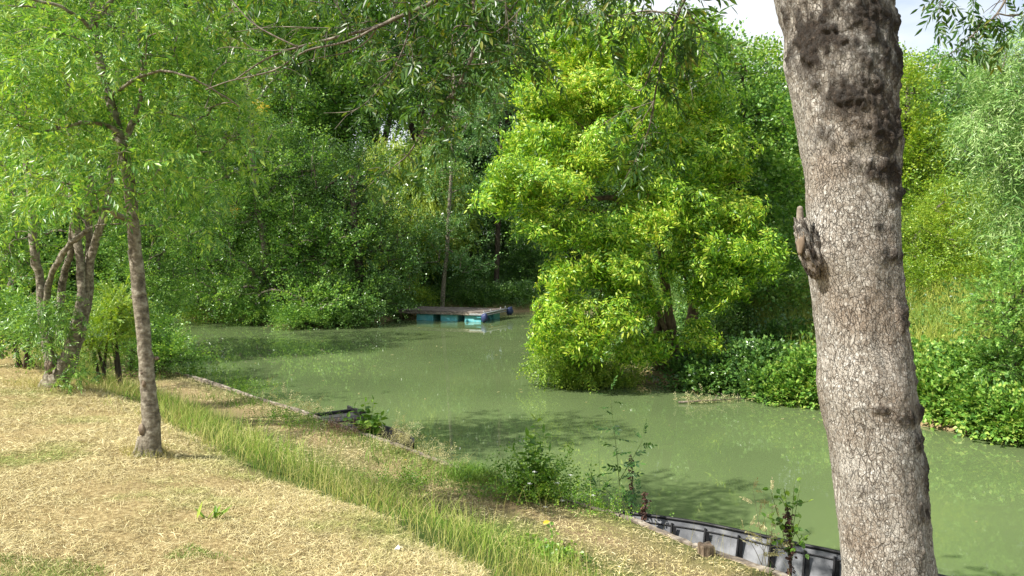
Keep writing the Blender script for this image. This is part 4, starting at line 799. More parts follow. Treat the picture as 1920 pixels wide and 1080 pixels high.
for c_, s_ in ((q0+np.array([.06, -.05, -.16]), (.15, .15, .2)), (q1+np.array([.12, .05, -.1]), (.16, .16, .19))):
    knots(pont, [(c_, s_)], M['navy'], 'buoy_fender')
for c_ in (pp_(LL+.03, .1, .42), pp_(LL+.03, DD-.3, .42)):
    mb = MB(); aa = np.linspace(0, math.pi, 9); mb.tube(np.array([c_+.09*math.cos(x_)*ey+np.array([0, 0, .10*math.sin(x_)]) for x_ in aa]), [.015]*9, 6); mb.build('mooring_loop', M['steel'], pont, True)

# ------------------------------------------------------------------ long black punt moored at the bottom right
gz_ = .345
gp = [PZ(a, b_, gz_) for a, b_ in [(1163,961),(1261,974),(1324,984),(1387,997),(1450,1011),(1502,1023),(1580,1039)]]
bank_dir = np.array(e(1450, 1075))-np.array(e(860, 880)); bank_dir /= np.linalg.norm(bank_dir)
tail = [gp[-1]+np.array([*(bank_dir*.55+np.array([.86, -.5])*.45), 0])*1.0*k for k in (1, 2, 3, 4)]
farl = smooth_path(gp+tail, 3)
boat = thing('black_punt', 'long flat black punt with ribbed inner side moored against the near bank', 'boat', None, (gp[2][0], gp[2][1], 0))
def strip(mb, A, B, flip=False):
    n = len(A); V = np.concatenate([A, B]); i = np.arange(n-1); Q = np.stack([i, i+1, i+n+1, i+n], -1); mb.add(V, Q[:, ::-1] if flip else Q)
d_ = nrm(np.gradient(farl, axis=0)); nn = np.stack([d_[:, 1], -d_[:, 0], d_[:, 2]*0], -1)
if (nn[3] @ np.array([.7, .7, 0])) < 0: nn = -nn      # nn points out to the river
bt_ = farl-nn*.10-np.array([0, 0, .42]); mb = MB(); strip(mb, farl, bt_); strip(mb, bt_+nn*.03, farl+nn*.03); strip(mb, farl+nn*.03, farl)
ba = np.array([*e(1165, 968), gz_]); 
ns = []
for q in farl:   # near side follows the bank 9 cm off
    t_ = max(0, (q[:2]-ba[:2])@bank_dir); p_ = ba[:2]+bank_dir*t_; nb = np.array([-bank_dir[1], bank_dir[0]]); nb = nb if nb@np.array([.7, .7]) > 0 else -nb
    ns.append([*(p_+nb*.10), .24])
ns = np.array(ns); ns[0] = farl[0]*.6+ns[0]*.4; ns[0][2] = .28
nb_ = ns-np.array([0, 0, .38]); nb_[:, :2] += (farl-ns)[:, :2]*.06
strip(mb, nb_, ns); strip(mb, ns-nn*.03, nb_-nn*.03); strip(mb, ns, ns-nn*.03)
hull = mb.build('hull', M['black_metal'], boat)
mb = MB(); strip(mb, bt_+np.array([0,0,.03]), nb_+np.array([0,0,.03])); mb.build('floor', M['plastic_dark'], boat)
mb = MB(); rail = farl+np.array([0, 0, .008]); mb.tube(rail, [.018]*len(rail), 6); mb.tube(farl-nn*.022-np.array([0, 0, .055]), [.008]*len(rail), 5); mb.tube(ns+np.array([0, 0, .006]), [.016]*len(rail), 6); mb.build('gunwale', M['hull_rib'], boat, True)
cum = np.concatenate([[0], np.cumsum(np.linalg.norm(np.diff(farl, axis=0), axis=1))])
def onl(A, s): return np.array([np.interp(s, cum, A[:, k]) for k in range(3)])
for a, b_ in [(1261,974),(1324,984),(1387,997),(1447,1010),(1510,1024),(1567,1036)]:
    q = PZ(a, b_, gz_); s_ = cum[np.argmin(np.linalg.norm(farl[:, :2]-q[:2], axis=1))]; s_ = np.interp(q[0], farl[:, 0], cum)
    mb = MB(); A_, B_, n1 = onl(farl, s_)-np.array([0,0,.03]), onl(bt_, s_), onl(nn, s_); mb.tube([A_-n1*.022, B_-n1*.022], [.014, .014], 5); dd3 = onl(d_, s_); mb.box((A_+B_)/2-n1*.006+dd3*.035, (.03, .006, .36), np.stack([dd3, n1, [0, 0, 1]], -1)); mb.build('rib', M['hull_rib'], boat, False)
for s_ in np.arange(cum[-1]*.62, cum[-1], .42):
    mb = MB(); A_, B_, n1 = onl(farl, s_)-np.array([0,0,.03]), onl(bt_, s_), onl(nn, s_); mb.tube([A_-n1*.02, B_-n1*.02], [.014, .014], 5); mb.build('rib', M['hull_rib'], boat)
# small dark punt further along the bank
q0, q1 = PZ(590, 782, .33), PZ(712, 836, .3); ax = nrm(q1-q0); ax[2] = 0; ax = nrm(ax); sx_ = np.array([-ax[1], ax[0], 0]); sx_ = sx_ if sx_@np.array([.7, .7, 0]) > 0 else -sx_
pt = thing('small_punt', 'small charcoal punt with flat end deck lying behind the leafy alder shoots', 'boat', None, (q0[0], q0[1], 0))
Rb = np.stack([ax, sx_, [0, 0, 1.]], -1)
L2 = np.linalg.norm((q1-q0)[:2])+.25
def bp(a, b_, z): return np.array([q0[0], q0[1], 0])+ax*a+sx_*b_+np.array([0, 0, z])
def half(t): return .36 if t < .55 else .36*math.sqrt(max(0.02, 1-((t-.55)/.47)**2))
st = np.linspace(0, 1, 14); mb = MB(); cb = .36
for sg in (-1, 1):
    up = np.array([bp(t*L2-.1, cb+sg*half(t), .26+.05*t) for t in st]); lo = np.array([bp(t*L2-.1, cb+sg*half(t)*.85, -.12+.2*max(0, t-.6)) for t in st]); up2 = np.array([bp(t*L2-.1, cb+sg*max(half(t)-.035, .01), .26+.05*t) for t in st]); lo2 = np.array([bp(t*L2-.1, cb+sg*max(half(t)-.03, .01)*.85, -.08+.2*max(0, t-.6)) for t in st])
    strip(mb, up, lo, sg > 0); strip(mb, up2, up, sg > 0); strip(mb, lo2, up2, sg > 0)
mb.build('hull', M['plastic_dark'], pt)
mb = MB(); mb.box(bp(.12, cb, .285), (.52, .72, .04), Rb, .012); mb.build('end_deck', M['plastic_dark'], pt)
mb = MB(); mb.box(bp(.03, cb+.355, .345), (.66, .03, .10), Rb, .012); mb.box(bp(-.14, cb, .33), (.04, .70, .06), Rb, .01); mb.build('coaming', M['hull_rib'], pt)
mb = MB(); mb.box(bp(.392, cb+.14, .19), (.012, .22, .10), Rb, .004); mb.build('label_plate', M['steel'], pt)

# ------------------------------------------------------------------ plank edging of the near bank
r = np.random.default_rng(31); ed = [np.array(e(*q)) for q in [(1560,1120),(1450,1075),(1300,1025),(1165,968),(1010,925),(860,880),(735,832),(610,790),(560,770),(490,750),(380,712),(330,700)]]
lbl = ['weathered edging plank beside the ribbed punt at the bottom of the view','weathered edging plank at the foot of the ribbed punt','edging plank by the bow of the ribbed punt','edging plank hidden in the clump of white flowers','pale edging plank between the flower clump and the open path','pale plank with split end right of the small punt','edging plank by the alder shoots','edging plank against the small punt','edging plank under dry stalks left of the small punt','whitish edging plank along the bare sandy landing','farthest edging plank, nearly lost in the grass']
for k in range(len(ed)-1):
    a, b_ = ed[k], ed[k+1]; c_ = (a+b_)/2; L_ = np.linalg.norm(b_-a); an = math.atan2(*(b_-a)[::-1])
    o = MB(); m_ = 9; tt = np.linspace(-.5, .5, m_)*L_*.985
    Vv = []
    for t in tt:
        w_ = .026+.003*r.normal(); z_ = .004*r.normal()
        Vv += [[t, -w_, -.28], [t, w_, -.28], [t, w_+.003*r.normal(), .012+z_], [t, -w_+.003*r.normal(), .016+z_]]
    Vv = np.array(Vv); Qs = []
    for i in range(m_-1):
        for j in range(4): Qs.append([i*4+j, i*4+(j+1) % 4, (i+1)*4+(j+1) % 4, (i+1)*4+j])
    Qs += [[3, 2, 1, 0], [(m_-1)*4, (m_-1)*4+1, (m_-1)*4+2, (m_-1)*4+3]]
    ob = mk('edging_plank', Vv, np.array(Qs)[:, ::-1], M['wood_grey']); ob.location = (c_[0], c_[1], BZ+.01); ob.rotation_euler = (0, .0, an)
    tag(ob, lbl[k], 'plank', 'planks edging the near bank')
# old cut stump on the edge by the punt
q = PZ(1322, 1028, BZ+.06); sm = MB(); aa = np.linspace(0, 2*math.pi, 17)[:-1]; rr2 = .062*(1+.14*np.random.default_rng(4).normal(size=16))
V = [];
for z_, s_ in ((-.12, 1.05), (0, 1), (.055, 1.02), (.07, .9)): V += [[math.cos(x_)*k2*s_, math.sin(x_)*k2*s_, z_+.008*math.sin(3*x_)] for x_, k2 in zip(aa, rr2)]
V.append([0, 0, .06]); Qs = [[i*16+j, i*16+(j+1) % 16, (i+1)*16+(j+1) % 16, (i+1)*16+j] for i in range(3) for j in range(16)]; Ts = [[48+j, 48+(j+1) % 16, 64] for j in range(16)]
ob = mk('tree_stump', V, [np.array(Qs), np.array(Ts)], M['cut_wood']); ob.location = (q[0], q[1], BZ+.03); tag(ob, 'small brown rotten stump on the bank edge touching the ribbed punt', 'stump')
M['leaf_sap'] = leafmat('sapling_leaf', [(.02,.06,.012), (.035,.10,.015), (.07,.16,.025)], trans=.3)  # greens set dark so the colour itself carries the shade on the sapling

# ------------------------------------------------------------------ grasses (stuff)
def blades(pos, h, w, lean, r, az=None, segs=2, curl=1.):
    n = len(pos); az = r.uniform(0, 2*math.pi, n) if az is None else az; h = np.broadcast_to(h, (n,)); w = np.broadcast_to(w, (n,)); lean = np.broadcast_to(lean, (n,))
    d = np.stack([np.cos(az), np.sin(az), az*0], -1); fa_ = r.uniform(0, math.pi, n); sxx = np.stack([np.cos(fa_), np.sin(fa_), az*0], -1)
    def pt(t): return pos+d*(lean*t**(1+.8*curl)*h)[:, None]+np.array([0, 0, 1.])*(h*(t-.38*np.minimum(lean, 1.6)*t*t*curl*.8))[:, None]
    rows = []; ts = np.linspace(0, 1, segs+1)
    for t in ts[:-1]: c_ = pt(t); ww = (w*(1-.45*t))[:, None]*sxx; rows += [c_-ww, c_+ww]
    rows.append(pt(1.)); k = len(rows); V = np.stack(rows, 1).reshape(-1, 3); b_ = (np.arange(n)*k)[:, None]
    Q = np.concatenate([b_+np.array([[2*s, 2*s+1, 2*s+3, 2*s+2]]) for s in range(segs-1)]) if segs > 1 else np.zeros((0, 4), int); T = b_+np.array([[2*segs-2, 2*segs-1, 2*segs]])
    return V, Q, T
def lying(pos, L, w, r):
    """cut straw lying about: short bent ribbons close to the ground"""
    n = len(pos); az = r.uniform(0, 2*math.pi, n); d = np.stack([np.cos(az), np.sin(az), r.normal(size=n)*.22+.08], -1); s = np.stack([-np.sin(az), np.cos(az), r.normal(size=n)*.5], -1); L = L[:, None]; w = w[:, None]
    mid = pos+d*L*.5+s*L*(r.normal(size=(n, 1))*.14)+np.array([0, 0, 1.])*L*(.10*r.random((n, 1))); end = pos+d*L-np.array([0, 0, .06])*L
    V = np.stack([pos-s*w, pos+s*w, mid-s*w, mid+s*w, end], 1).reshape(-1, 3); b_ = (np.arange(n)*5)[:, None]
    return V, b_+np.array([[0, 1, 3, 2]]), b_+np.array([[2, 3, 4]])
def area(n, x0, x1, y0, y1, r, fn, power=1.): 
    x = r.uniform(x0, x1, n); y = y0+(y1-y0)*r.random(n)**power; s, a, b_ = land(x, y); z = height(x, y); k = fn(x, y, s, a < b_)
    # keep what the view or its near surroundings can see
    py = (3-z)/np.maximum(y, .1); vis = (y > 1.6) & (np.abs(x)/np.maximum(y, .1) < .85) & (py < .72)
    k = k & vis; return np.stack([x[k], y[k], z[k]], -1), s[k]
r = np.random.default_rng(101)
def q2(x, y, f, s): return vnoise(np.stack([x*f, y*f, x*0], -1), s)
# mown straw on the upper terrace
parts = []
for (n, y0, y1, x0, x1, Lm, wm) in [(330000, 2.6, 6.5, -5.5, 2.2, .05, .0014), (230000, 6.5, 11, -9.5, 0, .065, .0021), (90000, 11, 20, -18, -2, .09, .004)]:
    p, s = area(n, x0, x1, y0, y1, r, lambda x, y, s, nr: nr & (s > 2.75+.3*q2(x, y, 1.3, 5)) & (r.random(len(x)) < .62+.9*(q2(x, y, 1.7, 51)+.6*q2(x, y, 5, 52))))
    L_ = 1.1*Lm*r.uniform(.4, 1.6, len(p)); parts.append(lying(p+np.array([0, 0, .004]), L_, wm*.72*r.uniform(.6, 1.3, len(p)), r))
def join(parts):
    V = []; Q = []; T = []; o = 0
    for v, q, t in parts: V.append(v); Q.append(q+o); T.append(t+o); o += len(v)
    return np.concatenate(V), [np.concatenate(Q), np.concatenate(T)]
V, Fs = join(parts); tag(mk('mown_straw', V, Fs, M['straw']), 'cut dry straw lying over the mown upper bank', 'straw', kind='stuff')
# straw and litter along the trodden lower path
p, s = area(420000, -12, 3.4, 4.5, 20, r, lambda x, y, s, nr: nr & (s > -.01) & (s < 1.75) & (q2(x, y, 1.1, 9)+.35*q2(x, y, 4, 10) > -.45), 1.3)
tag(mk('path_litter', *(lambda a: (a[0], a[1]))(join([lying(p+np.array([0, 0, .004]), .045*r.uniform(.5, 1.6, len(p)), .0018*r.uniform(.6, 1.3, len(p)), r)])), M['straw']), 'dry broken grass scattered over the trodden path by the water', 'straw', kind='stuff')
# short stubble standing in the straw
p, s = area(70000, -9, 2.2, 2.6, 12, r, lambda x, y, s, nr: nr & (s > 2.8), 1.2)
tag(mk('stubble', *(lambda a: (a[0], a[1]))(join([blades(p, .035*r.uniform(.5, 1.6, len(p)), .0013, r.uniform(.2, 1.2, len(p)), r)])), M['straw']), 'short standing stubble among the cut straw', 'grass', kind='stuff')
# long grass on the slope between terrace and path
def band(x, y, s, nr): n_ = q2(x, y, .9, 12); return nr & (s > 1.42+.4*n_) & (s < 3.05+.25*q2(x, y, 1.6, 13)) & (r.random(len(x)) < np.clip(1.25-np.abs(s-2.0+.25*q2(x, y, 2.2, 17))*1.05, .02, 1)*(.7+.6*q2(x, y, 2.7, 18)))
p, s = area(260000, -19, 3.2, 2.8, 24, r, band, 1.25)
hh = (.22+.17*np.clip(q2(p[:, 0], p[:, 1], .9, 15)+.6*q2(p[:, 0], p[:, 1], 3.1, 16)+.2, -.85, 1))*r.uniform(.3, 1.35, len(p))*np.interp(np.abs(s-2.1), [0, .6, 1.1], [1, .75, .3])
V, Fs = join([blades(p, hh, .0013+.0002*np.clip(p[:, 1]-4, 0, 14), r.uniform(.05, 1.0, len(p))**1.3, r, segs=3)]); tag(mk('long_grass', V, Fs, M['tallgrass']), 'long green and yellow grass on the slope between straw and path', 'grass', kind='stuff')
p, s = area(120000, -19, 3.2, 2.8, 24, r, lambda x, y, s, nr: nr & (s > 1.3) & (s < 3.7) & (r.random(len(x)) < np.interp(s, [1.3, 2.2, 2.8, 3.7], [.1, .4, .75, .05])*(.8+.9*q2(x, y, 2.1, 19))), 1.25)
V, Fs = join([blades(p, np.interp(s, [1.3, 2.4, 3.7], [.26, .24, .06])*r.uniform(.3, 1.5, len(p)), .0012+.0002*np.clip(p[:, 1]-4, 0, 14), r.uniform(.2, 1.5, len(p)), r, segs=3)]); tag(mk('bleached_grass', V, Fs, M['drygold']), 'bleached yellow grass thinning out into the mown straw', 'grass', kind='stuff')
def foot(nm, lb, c_, rad, n, h, seed):
    r = np.random.default_rng(seed); a_ = r.uniform(0, 6.28, n); d_ = rad*(.7+.9*r.random(n)**1.5); p_ = np.stack([c_[0]+np.cos(a_)*d_, c_[1]+np.sin(a_)*d_, a_*0], -1); p_[:, 2] = height(p_[:, 0], p_[:, 1]); o_ = np.array([c_[0], c_[1], hz(c_[0], c_[1])])
    V, Fs = join([blades(p_-o_, h*r.uniform(.3, 1.3, n), .0016, r.uniform(.1, 1.2, n), r, segs=3)]); o = mk('grass_tuft', V, Fs, M['drygold']); o.location = o_; tag(o, lb, 'grass')
foot('grass_tuft', 'dry grass left standing round the foot of the slim trunk', b0, .15, 420, .12, 91)
foot('grass_tuft', 'uncut grass round the foot of the leaning stems', b1, .40, 900, .20, 92)
# green tufts low on the slope, and the lush strip by the water
def low(x, y, s, nr): return nr & (((s > 1.3) & (s < 2.2) & (q2(x, y, 1.0, 22) > .1)) | ((s > .03) & (s < .8) & (q2(x, y, .8, 23)+.3*q2(x, y, 3, 24) > .12)))
p, s = area(110000, -16, 3.4, 3.4, 24, r, low, 1.25)
V, Fs = join([blades(p, .12*r.uniform(.4, 1.5, len(p)), .0026+.0002*np.clip(p[:, 1]-4, 0, 14), r.uniform(.2, 1.3, len(p)), r, segs=2)]); tag(mk('green_grass', V, Fs, M['greengrass']), 'short lush green grass low on the slope and along the plank edging', 'grass', kind='stuff')
def gp_(x, y, s, nr): return nr & (s > 3.6) & (q2(x, y, .75, 41)+.45*q2(x, y, 2.6, 42)-.22*(y-3.9) > .02)
p, s = area(150000, -5.5, 1.5, 2.6, 6.5, r, gp_)
V, Fs = join([blades(p, .03*r.uniform(.4, 1.7, len(p)), .0014, r.uniform(.3, 1.4, len(p)), r, segs=2)]); tag(mk('sprouting_grass', V, Fs, M['greengrass']), 'short fresh grass sprouting through the straw in the foreground', 'grass', kind='stuff')
# seed stalks
p, s = area(5200, -14, 3, 3.6, 20, r, lambda x, y, s, nr: nr & (s > .1) & (s < 2.9), 1.3)
hs = r.uniform(.25, .5, len(p)); V1 = blades(p, hs, .0012, r.uniform(.05, .45, len(p)), r, segs=3); 
V, Fs = join([V1]); tag(mk('dry_stalks', V, Fs, M['drygold']), 'thin dry stalks standing above the bank grass', 'grass', kind='stuff')
# far right: sunny yellow grass in the opening, and ground plants of the far banks
def fr(x, y, s, nr): return (~nr) & (s > .6) & (x > 6) & (x < 16) & (y < 26) & (y > 13)
x = r.uniform(6, 16, 60000); y = r.uniform(13, 26, 60000); s, a, b_ = land(x, y); k = fr(x, y, s, a < b_); p = np.stack([x[k], y[k], height(x[k], y[k])], -1)
V, Fs = join([blades(p, r.uniform(.3, .8, len(p)), .008, r.uniform(.1, .7, len(p)), r, segs=2)]); tag(mk('yellow_grass', V, Fs, M['meadow']), 'tall yellow grass in the sunny opening above the brambles', 'grass', kind='stuff')
x = r.uniform(-30, 14, 120000); y = r.uniform(16, 50, 120000); s, a, b_ = land(x, y); k = ((a > b_) | (y > 22)) & (s > .02) & (s < 7); p = np.stack([x[k], y[k], height(x[k], y[k])], -1)
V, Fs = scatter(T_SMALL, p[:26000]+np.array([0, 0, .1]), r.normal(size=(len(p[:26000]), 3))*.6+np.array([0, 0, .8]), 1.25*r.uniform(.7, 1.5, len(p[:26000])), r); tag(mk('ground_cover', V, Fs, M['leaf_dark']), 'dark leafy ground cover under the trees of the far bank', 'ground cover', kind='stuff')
# floating leaves and scum
x = r.uniform(-12, 12, 5000); y = r.uniform(8, 38, 5000); s, a, b_ = land(x, y); k = (s < -.1) & ((r.random(5000) < .035) | ((s > -1.6) & (b_ < a) & (q2(x, y, .9, 33) > .1)) | ((q2(x, y, .35, 34) > .62)&(r.random(5000) < .3))); p = np.stack([x[k], y[k], x[k]*0+.006], -1); n = len(p)
az = r.uniform(0, 6.28, n); L_ = r.uniform(.015, .045, n)*(.6+p[:, 1]/30); a1 = np.stack([np.cos(az), np.sin(az), az*0], -1)*L_[:, None]; a2 = np.stack([-np.sin(az), np.cos(az), az*0], -1)*L_[:, None]*.55
V = np.stack([p-a1, p+a2, p+a1+np.array([0, 0, .003]), p-a2], 1).reshape(-1, 3); tag(mk('floating_leaves', V, np.arange(4*n).reshape(-1, 4), M['leaf_pale']), 'small fallen leaves drifting on the green water', 'leaves', kind='stuff')

# ------------------------------------------------------------------ plants along the near bank
def stemplant(nm, lb, base, stems, tpls, lm, sc, seed, every=.05, start=.15, cat='plant', stemr=.004, stemmat='stem_green', spread=1., updir=.3, extra=None, group=None):
    """stems: list of 3D paths; leaves set alternately up each stem"""
    r = np.random.default_rng(seed); t_ = thing(nm, lb, cat, group, base); PP, DD_, SS = [], [], []
    for st_ in stems:
        q = smooth_path(st_, 6); mb = MB(); mb.tube(q, np.linspace(stemr, stemr*.35, len(q)), 6); mb.build('stem', M[stemmat], t_, True)
        L_ = np.concatenate([[0], np.cumsum(np.linalg.norm(np.diff(q, axis=0), axis=1))]); s_ = L_[-1]*start; k = 0
        while s_ < L_[-1]:
            c_ = np.array([np.interp(s_, L_, q[:, j]) for j in range(3)]); az = k*2.4+r.uniform(-.4, .4); PP.append(c_); DD_.append([math.cos(az)*spread, math.sin(az)*spread, updir+r.normal()*.15]); SS.append(sc*r.uniform(.8, 1.15)*(1-.45*(s_/L_[-1])**3)); s_ += every*r.uniform(.7, 1.3); k += 1
        PP.append(q[-1]); DD_.append([r.normal()*.3, r.normal()*.3, 1]); SS.append(sc*.7)
    V, Fc = scatter(tpls, np.array(PP), np.array(DD_), np.array(SS), r, .75); mk('foliage', V-np.array(base), Fc, M[lm], t_); return t_
T_SINGLE = []
for s in range(4):
    T = Tpl(); R = rot(0, -.1, .2*s-.3); T.leaf(np.array([0, .012, 0]), R, .075, .056, True); T_SINGLE.append(T.get())
T_LONG = []
for s in range(3):
    T = Tpl(); T.leaf(np.array([0, .01, 0]), rot(0, .1*s-.3, 0), .11, .042, True); T_LONG.append(T.get())
def stems_px(base_px, tips, bz=BZ, seed=0, bow=.0):
    r = np.random.default_rng(seed); b_ = PZ(base_px[0], base_px[1], bz); out = []
    for tx, ty, dd in tips:
        t = P(tx, ty, b_[1]+dd); b2 = b_+np.array([r.normal()*.04, r.normal()*.04, -.02]); out.append(np.array([b2, b2*.55+t*.45+np.array([r.normal()*.02, 0, .02]), t]))
    return b_, out
# alder shoots by the small punt
b_, st_ = stems_px((694, 812), [(664,765,0),(684,755,.1),(700,752,0),(715,782,-.1),(725,778,.15),(652,785,.1),(705,790,-.2),(675,790,-.2),(690,775,.2),(722,800,0)], seed=1)
stemplant('alder_shoot', 'bushy bright green shoots with round leaves at the water edge beside the small punt', b_, st_, T_SINGLE, 'leaf_weed', 1.75, 201, every=.03, start=.1, stemr=.006, cat='shrub')
# nettle like clump left of centre
b_, st_ = stems_px((1005, 935), [(1005,790,.1),(985,830,0),(1030,850,.1),(965,850,0),(1020,815,.2),(1045,880,0),(950,890,-.1),(975,870,.2),(1000,860,-.1),(1035,905,-.1),(1055,915,.1),(960,915,.1),(990,820,.15),(1015,880,0)], seed=2)
stemplant('goat_willow_shoot', 'upright clump of fresh green leafy shoots standing among white flowers at the water edge', b_, st_, T_LONG+T_SINGLE[:1], 'leaf_weed', 1.5, 202, every=.024, start=.12, stemr=.005, cat='shrub')
# robinia sapling
b_, st_ = stems_px((1148, 955), [(1143,735,0)], seed=3); main = st_[0]
def mid(f): q = smooth_path(main, 10); return q[int(f*(len(q)-1))]
side = [(1208,820,.30,.1),(1200,925,.1,.1),(1120,915,.15,0)]
for tx, ty, f_, dd in side: a = mid(f_); t = P(tx, ty, a[1]+dd); st_.append(np.array([a, (a+t)/2+np.array([0, 0, -.01]), t]))
stemplant('robinia_sapling', 'tall thin sapling with ladder like oval leaflets standing alone against the green water', b_, st_, [tpl_compound(500+q_, Lr=.20, pairs=5, ll=.056, lw=.027, droop=.12, hi=True) for q_ in range(3)], 'leaf_sap', 1.1, 203, every=.07, start=.12, stemr=.006, cat='sapling', updir=.15)
# dead ivy posts
def ivypost(nm, lb, px0, px1, d0, rad, n, lm, seed, w=.035):
    r = np.random.default_rng(seed); a = PZ(px0[0], px0[1], BZ-.1); t = P(px1[0], px1[1], a[1]); tt = thing(nm, lb, 'stem', None, a); mb = MB(); mb.tube(smooth_path([a, (a+t)/2+np.array([.012, 0, 0]), t]), np.linspace(rad, rad*.6, 9), 7); mb.build('stake', M['bark_dark'], tt, True)
    f = r.random(n)**.9; c_ = a+(t-a)*f[:, None]+r.normal(size=(n, 3))*w*.6; V, Fc = scatter(T_SINGLE, c_, r.normal(size=(n, 3))+np.array([0, 0, -.5]), .42, r); mk('dead_leaves', V-np.array(a), Fc, M[lm], tt)
    return a, t, tt
ivypost('withered_stem', 'dark withered leaf covered stem right of the ladder leaved sapling', (1183, 960), (1184, 858), 0, .006, 130, 'leaf_dead', 211, .02)
ivypost('withered_stem', 'short dark withered stem at the bow of the ribbed punt', (1206, 990), (1209, 925), 0, .007, 130, 'leaf_dead', 212, .022)
a, t, tt = ivypost('ivy_clad_stake', 'brown leaf clad stake with green shoots standing in front of the ribbed punt', (1482, 1085), (1476, 950), 0, .013, 210, 'leaf_dead', 213, .022)
r = np.random.default_rng(214); PPp, DDp = [], []
for tx, ty in [(1500,910),(1515,940),(1462,930),(1445,920),(1490,900),(1520,1000),(1440,970),(1455,1010),(1510,1035),(1470,915),(1500,975),(1488,1040)]:
    f = r.uniform(.3, 1); s0 = a+(t-a)*f; t1 = P(tx, ty, a[1]+r.normal()*.08); mb = MB(); mb.tube(smooth_path([s0, (s0+t1)/2+np.array([0, 0, .01]), t1]), [.0028]*9, 5); mb.build('shoot', M['stem_green'], tt, True)
    for g_ in np.linspace(.3, 1, 8): PPp.append(s0*(1-g_)+t1*g_+r.normal(size=3)*.006); DDp.append(r.normal(size=3)+np.array([0, 0, .3]))
V, Fc = scatter(T_SINGLE, np.array(PPp), np.array(DDp), .72, r); mk('green_leaves', V-np.array(a), Fc, M['leaf_weed'], tt)
# wispy pale plant before the punt
b_, st_ = stems_px((1442, 1062), [(1412,918,0),(1432,960,0),(1448,925,.05),(1405,990,0),(1395,1000,0),(1460,975,0)], seed=5)
stemplant('wilted_seedling', 'wispy half dry seedling with sparse pale leaves left of the leaf clad stake', b_, st_, T_ROB, 'leaf_pale', .9, 205, every=.09, start=.3, stemr=.003, stemmat='twig')
b_, st_ = stems_px((1120, 955), [(1110,840,0),(1102,870,.1),(1122,825,.1)], seed=6)
stemplant('ragwort', 'spindly weed with a few yellow flowers left of the tall sapling', b_, st_, T_LONG, 'leaf_weed', .35, 206, every=.07, start=.1, stemr=.0025)
# white flowered clump (wild carrot) between the shoots and the water
def flowers(nm, lb, spots_, mat_, h, seed, rad=.022, cat='flower', group=None, foot=None):
    r = np.random.default_rng(seed)
    for k, (px, py) in enumerate(spots_):
        q = PZ(px, py, BZ+h) if foot is None else P(px, py, PZ(px, foot, BZ)[1]); g0 = np.array([q[0], q[1], BZ]); tt = thing(nm, lb[k], cat, group, g0); mb = MB(); mb.tube([g0-np.array([0, 0, .03]), g0*.5+q*.5+r.normal(size=3)*.01, q], [.0022, .002, .0015], 5); mb.build('stem', M['stem_green'], tt, True)
        nf = 26; T = Tpl()
        for i in range(nf): rr_ = rad*math.sqrt(i/nf); T.leaf(np.array([rr_*math.cos(i*2.4), rr_*math.sin(i*2.4), -.25*rr_]), rot(i*1.7, .3), .009, .008)
        V, Fc = T.get(); mk('flower_head', V+q-np.array(g0), Fc, mat_, tt)
flowers('wild_carrot', ['white flower head near the top of the leafy clump','white flower head low at the left of the clump','white flower head on the right flank of the clump','white flower head in front of the clump','small white flower head beside the open water','white flower head by the bow of the ribbed punt','lowest white flower head at the bank edge'], [(1002,884),(993,906),(1045,905),(1023,950),(1070,890),(1112,928),(1055,938)], M['white'], .22, 221, foot=957, group='white flowers at the water edge')
flowers('yellow_flower', ['tiny yellow flower on the slope above the small punt','tiny yellow flower beside the path below the small punt','yellow flower right of the white flowered clump','yellow flower at the left of the bank planks'], [(586,778),(612,794),(1052,898),(760,862)], M['leaf_gold'], .10, 222, .012, group='yellow flowers along the path')
# weeds: bushy low clumps along the edge
r = np.random.default_rng(61)
def clump(nm, lb, px, py, rx, rz_, n, tp, lm, sc, seed, cat='weeds', up=.9, z=None, group=None):
    r = np.random.default_rng(seed); q = PZ(px, py, BZ) if z is None else P(px, py, z); q[2] = hz(q[0], q[1]); k = q[1]/F
    p_ = q+r.normal(size=(n, 3))*np.array([rx*k*.5, .16, 0]); p_[:, 2] = height(p_[:, 0], p_[:, 1]).clip(.1)+np.abs(r.normal(size=n))*rz_*.5
    V, Fc = scatter(tp, p_, r.normal(size=(n, 3))*.7+np.array([0, 0, up]), sc*r.uniform(.7, 1.2, n), r); o = mk(nm, V-q, Fc, M[lm]); o.location = q; return tag(o, lb, None, None, 'stuff')
clump('weed_clump', 'fine leafed green weeds under the white flowers', 1010, 940, 120, .36, 420, T_SMALL, 'leaf_weed', .6, 1, group='weed clumps on the near bank')
clump('weed_clump', 'low weeds below the ladder leaved sapling', 1140, 958, 70, .16, 150, T_SMALL, 'leaf_weed', .45, 2, group='weed clumps on the near bank')
clump('weed_clump', 'greyish dry weeds at the left of the small punt', 560, 760, 60, .3, 200, T_WILL, 'leaf_pale', .35, 3, group='weed clumps on the near bank')
clump('weed_clump', 'green weeds on the slope above the small punt', 540, 800, 90, .16, 220, T_SMALL, 'leaf_weed', .45, 4, group='weed clumps on the near bank')
clump('weed_clump', 'reddish brown dried weeds before the alder shoots', 650, 815, 50, .12, 150, T_WILL, 'leaf_dead', .3, 5, group='weed clumps on the near bank')
clump('weed_clump', 'grey green seeding weeds at the plank end beside the dark water patch', 760, 845, 40, .3, 130, T_WILL, 'leaf_pale', .32, 6, group='weed clumps on the near bank')
clump('weed_clump', 'pale seed stalks overhanging the water by the long plank', 850, 870, 70, .22, 150, T_WILL, 'leaf_pale', .3, 7, group='weed clumps on the near bank')
clump('weed_clump', 'leafy weeds on the bank behind the sandy landing', 460, 715, 60, .25, 160, T_SMALL, 'leaf_weed', .6, 8, group='weed clumps on the near bank')
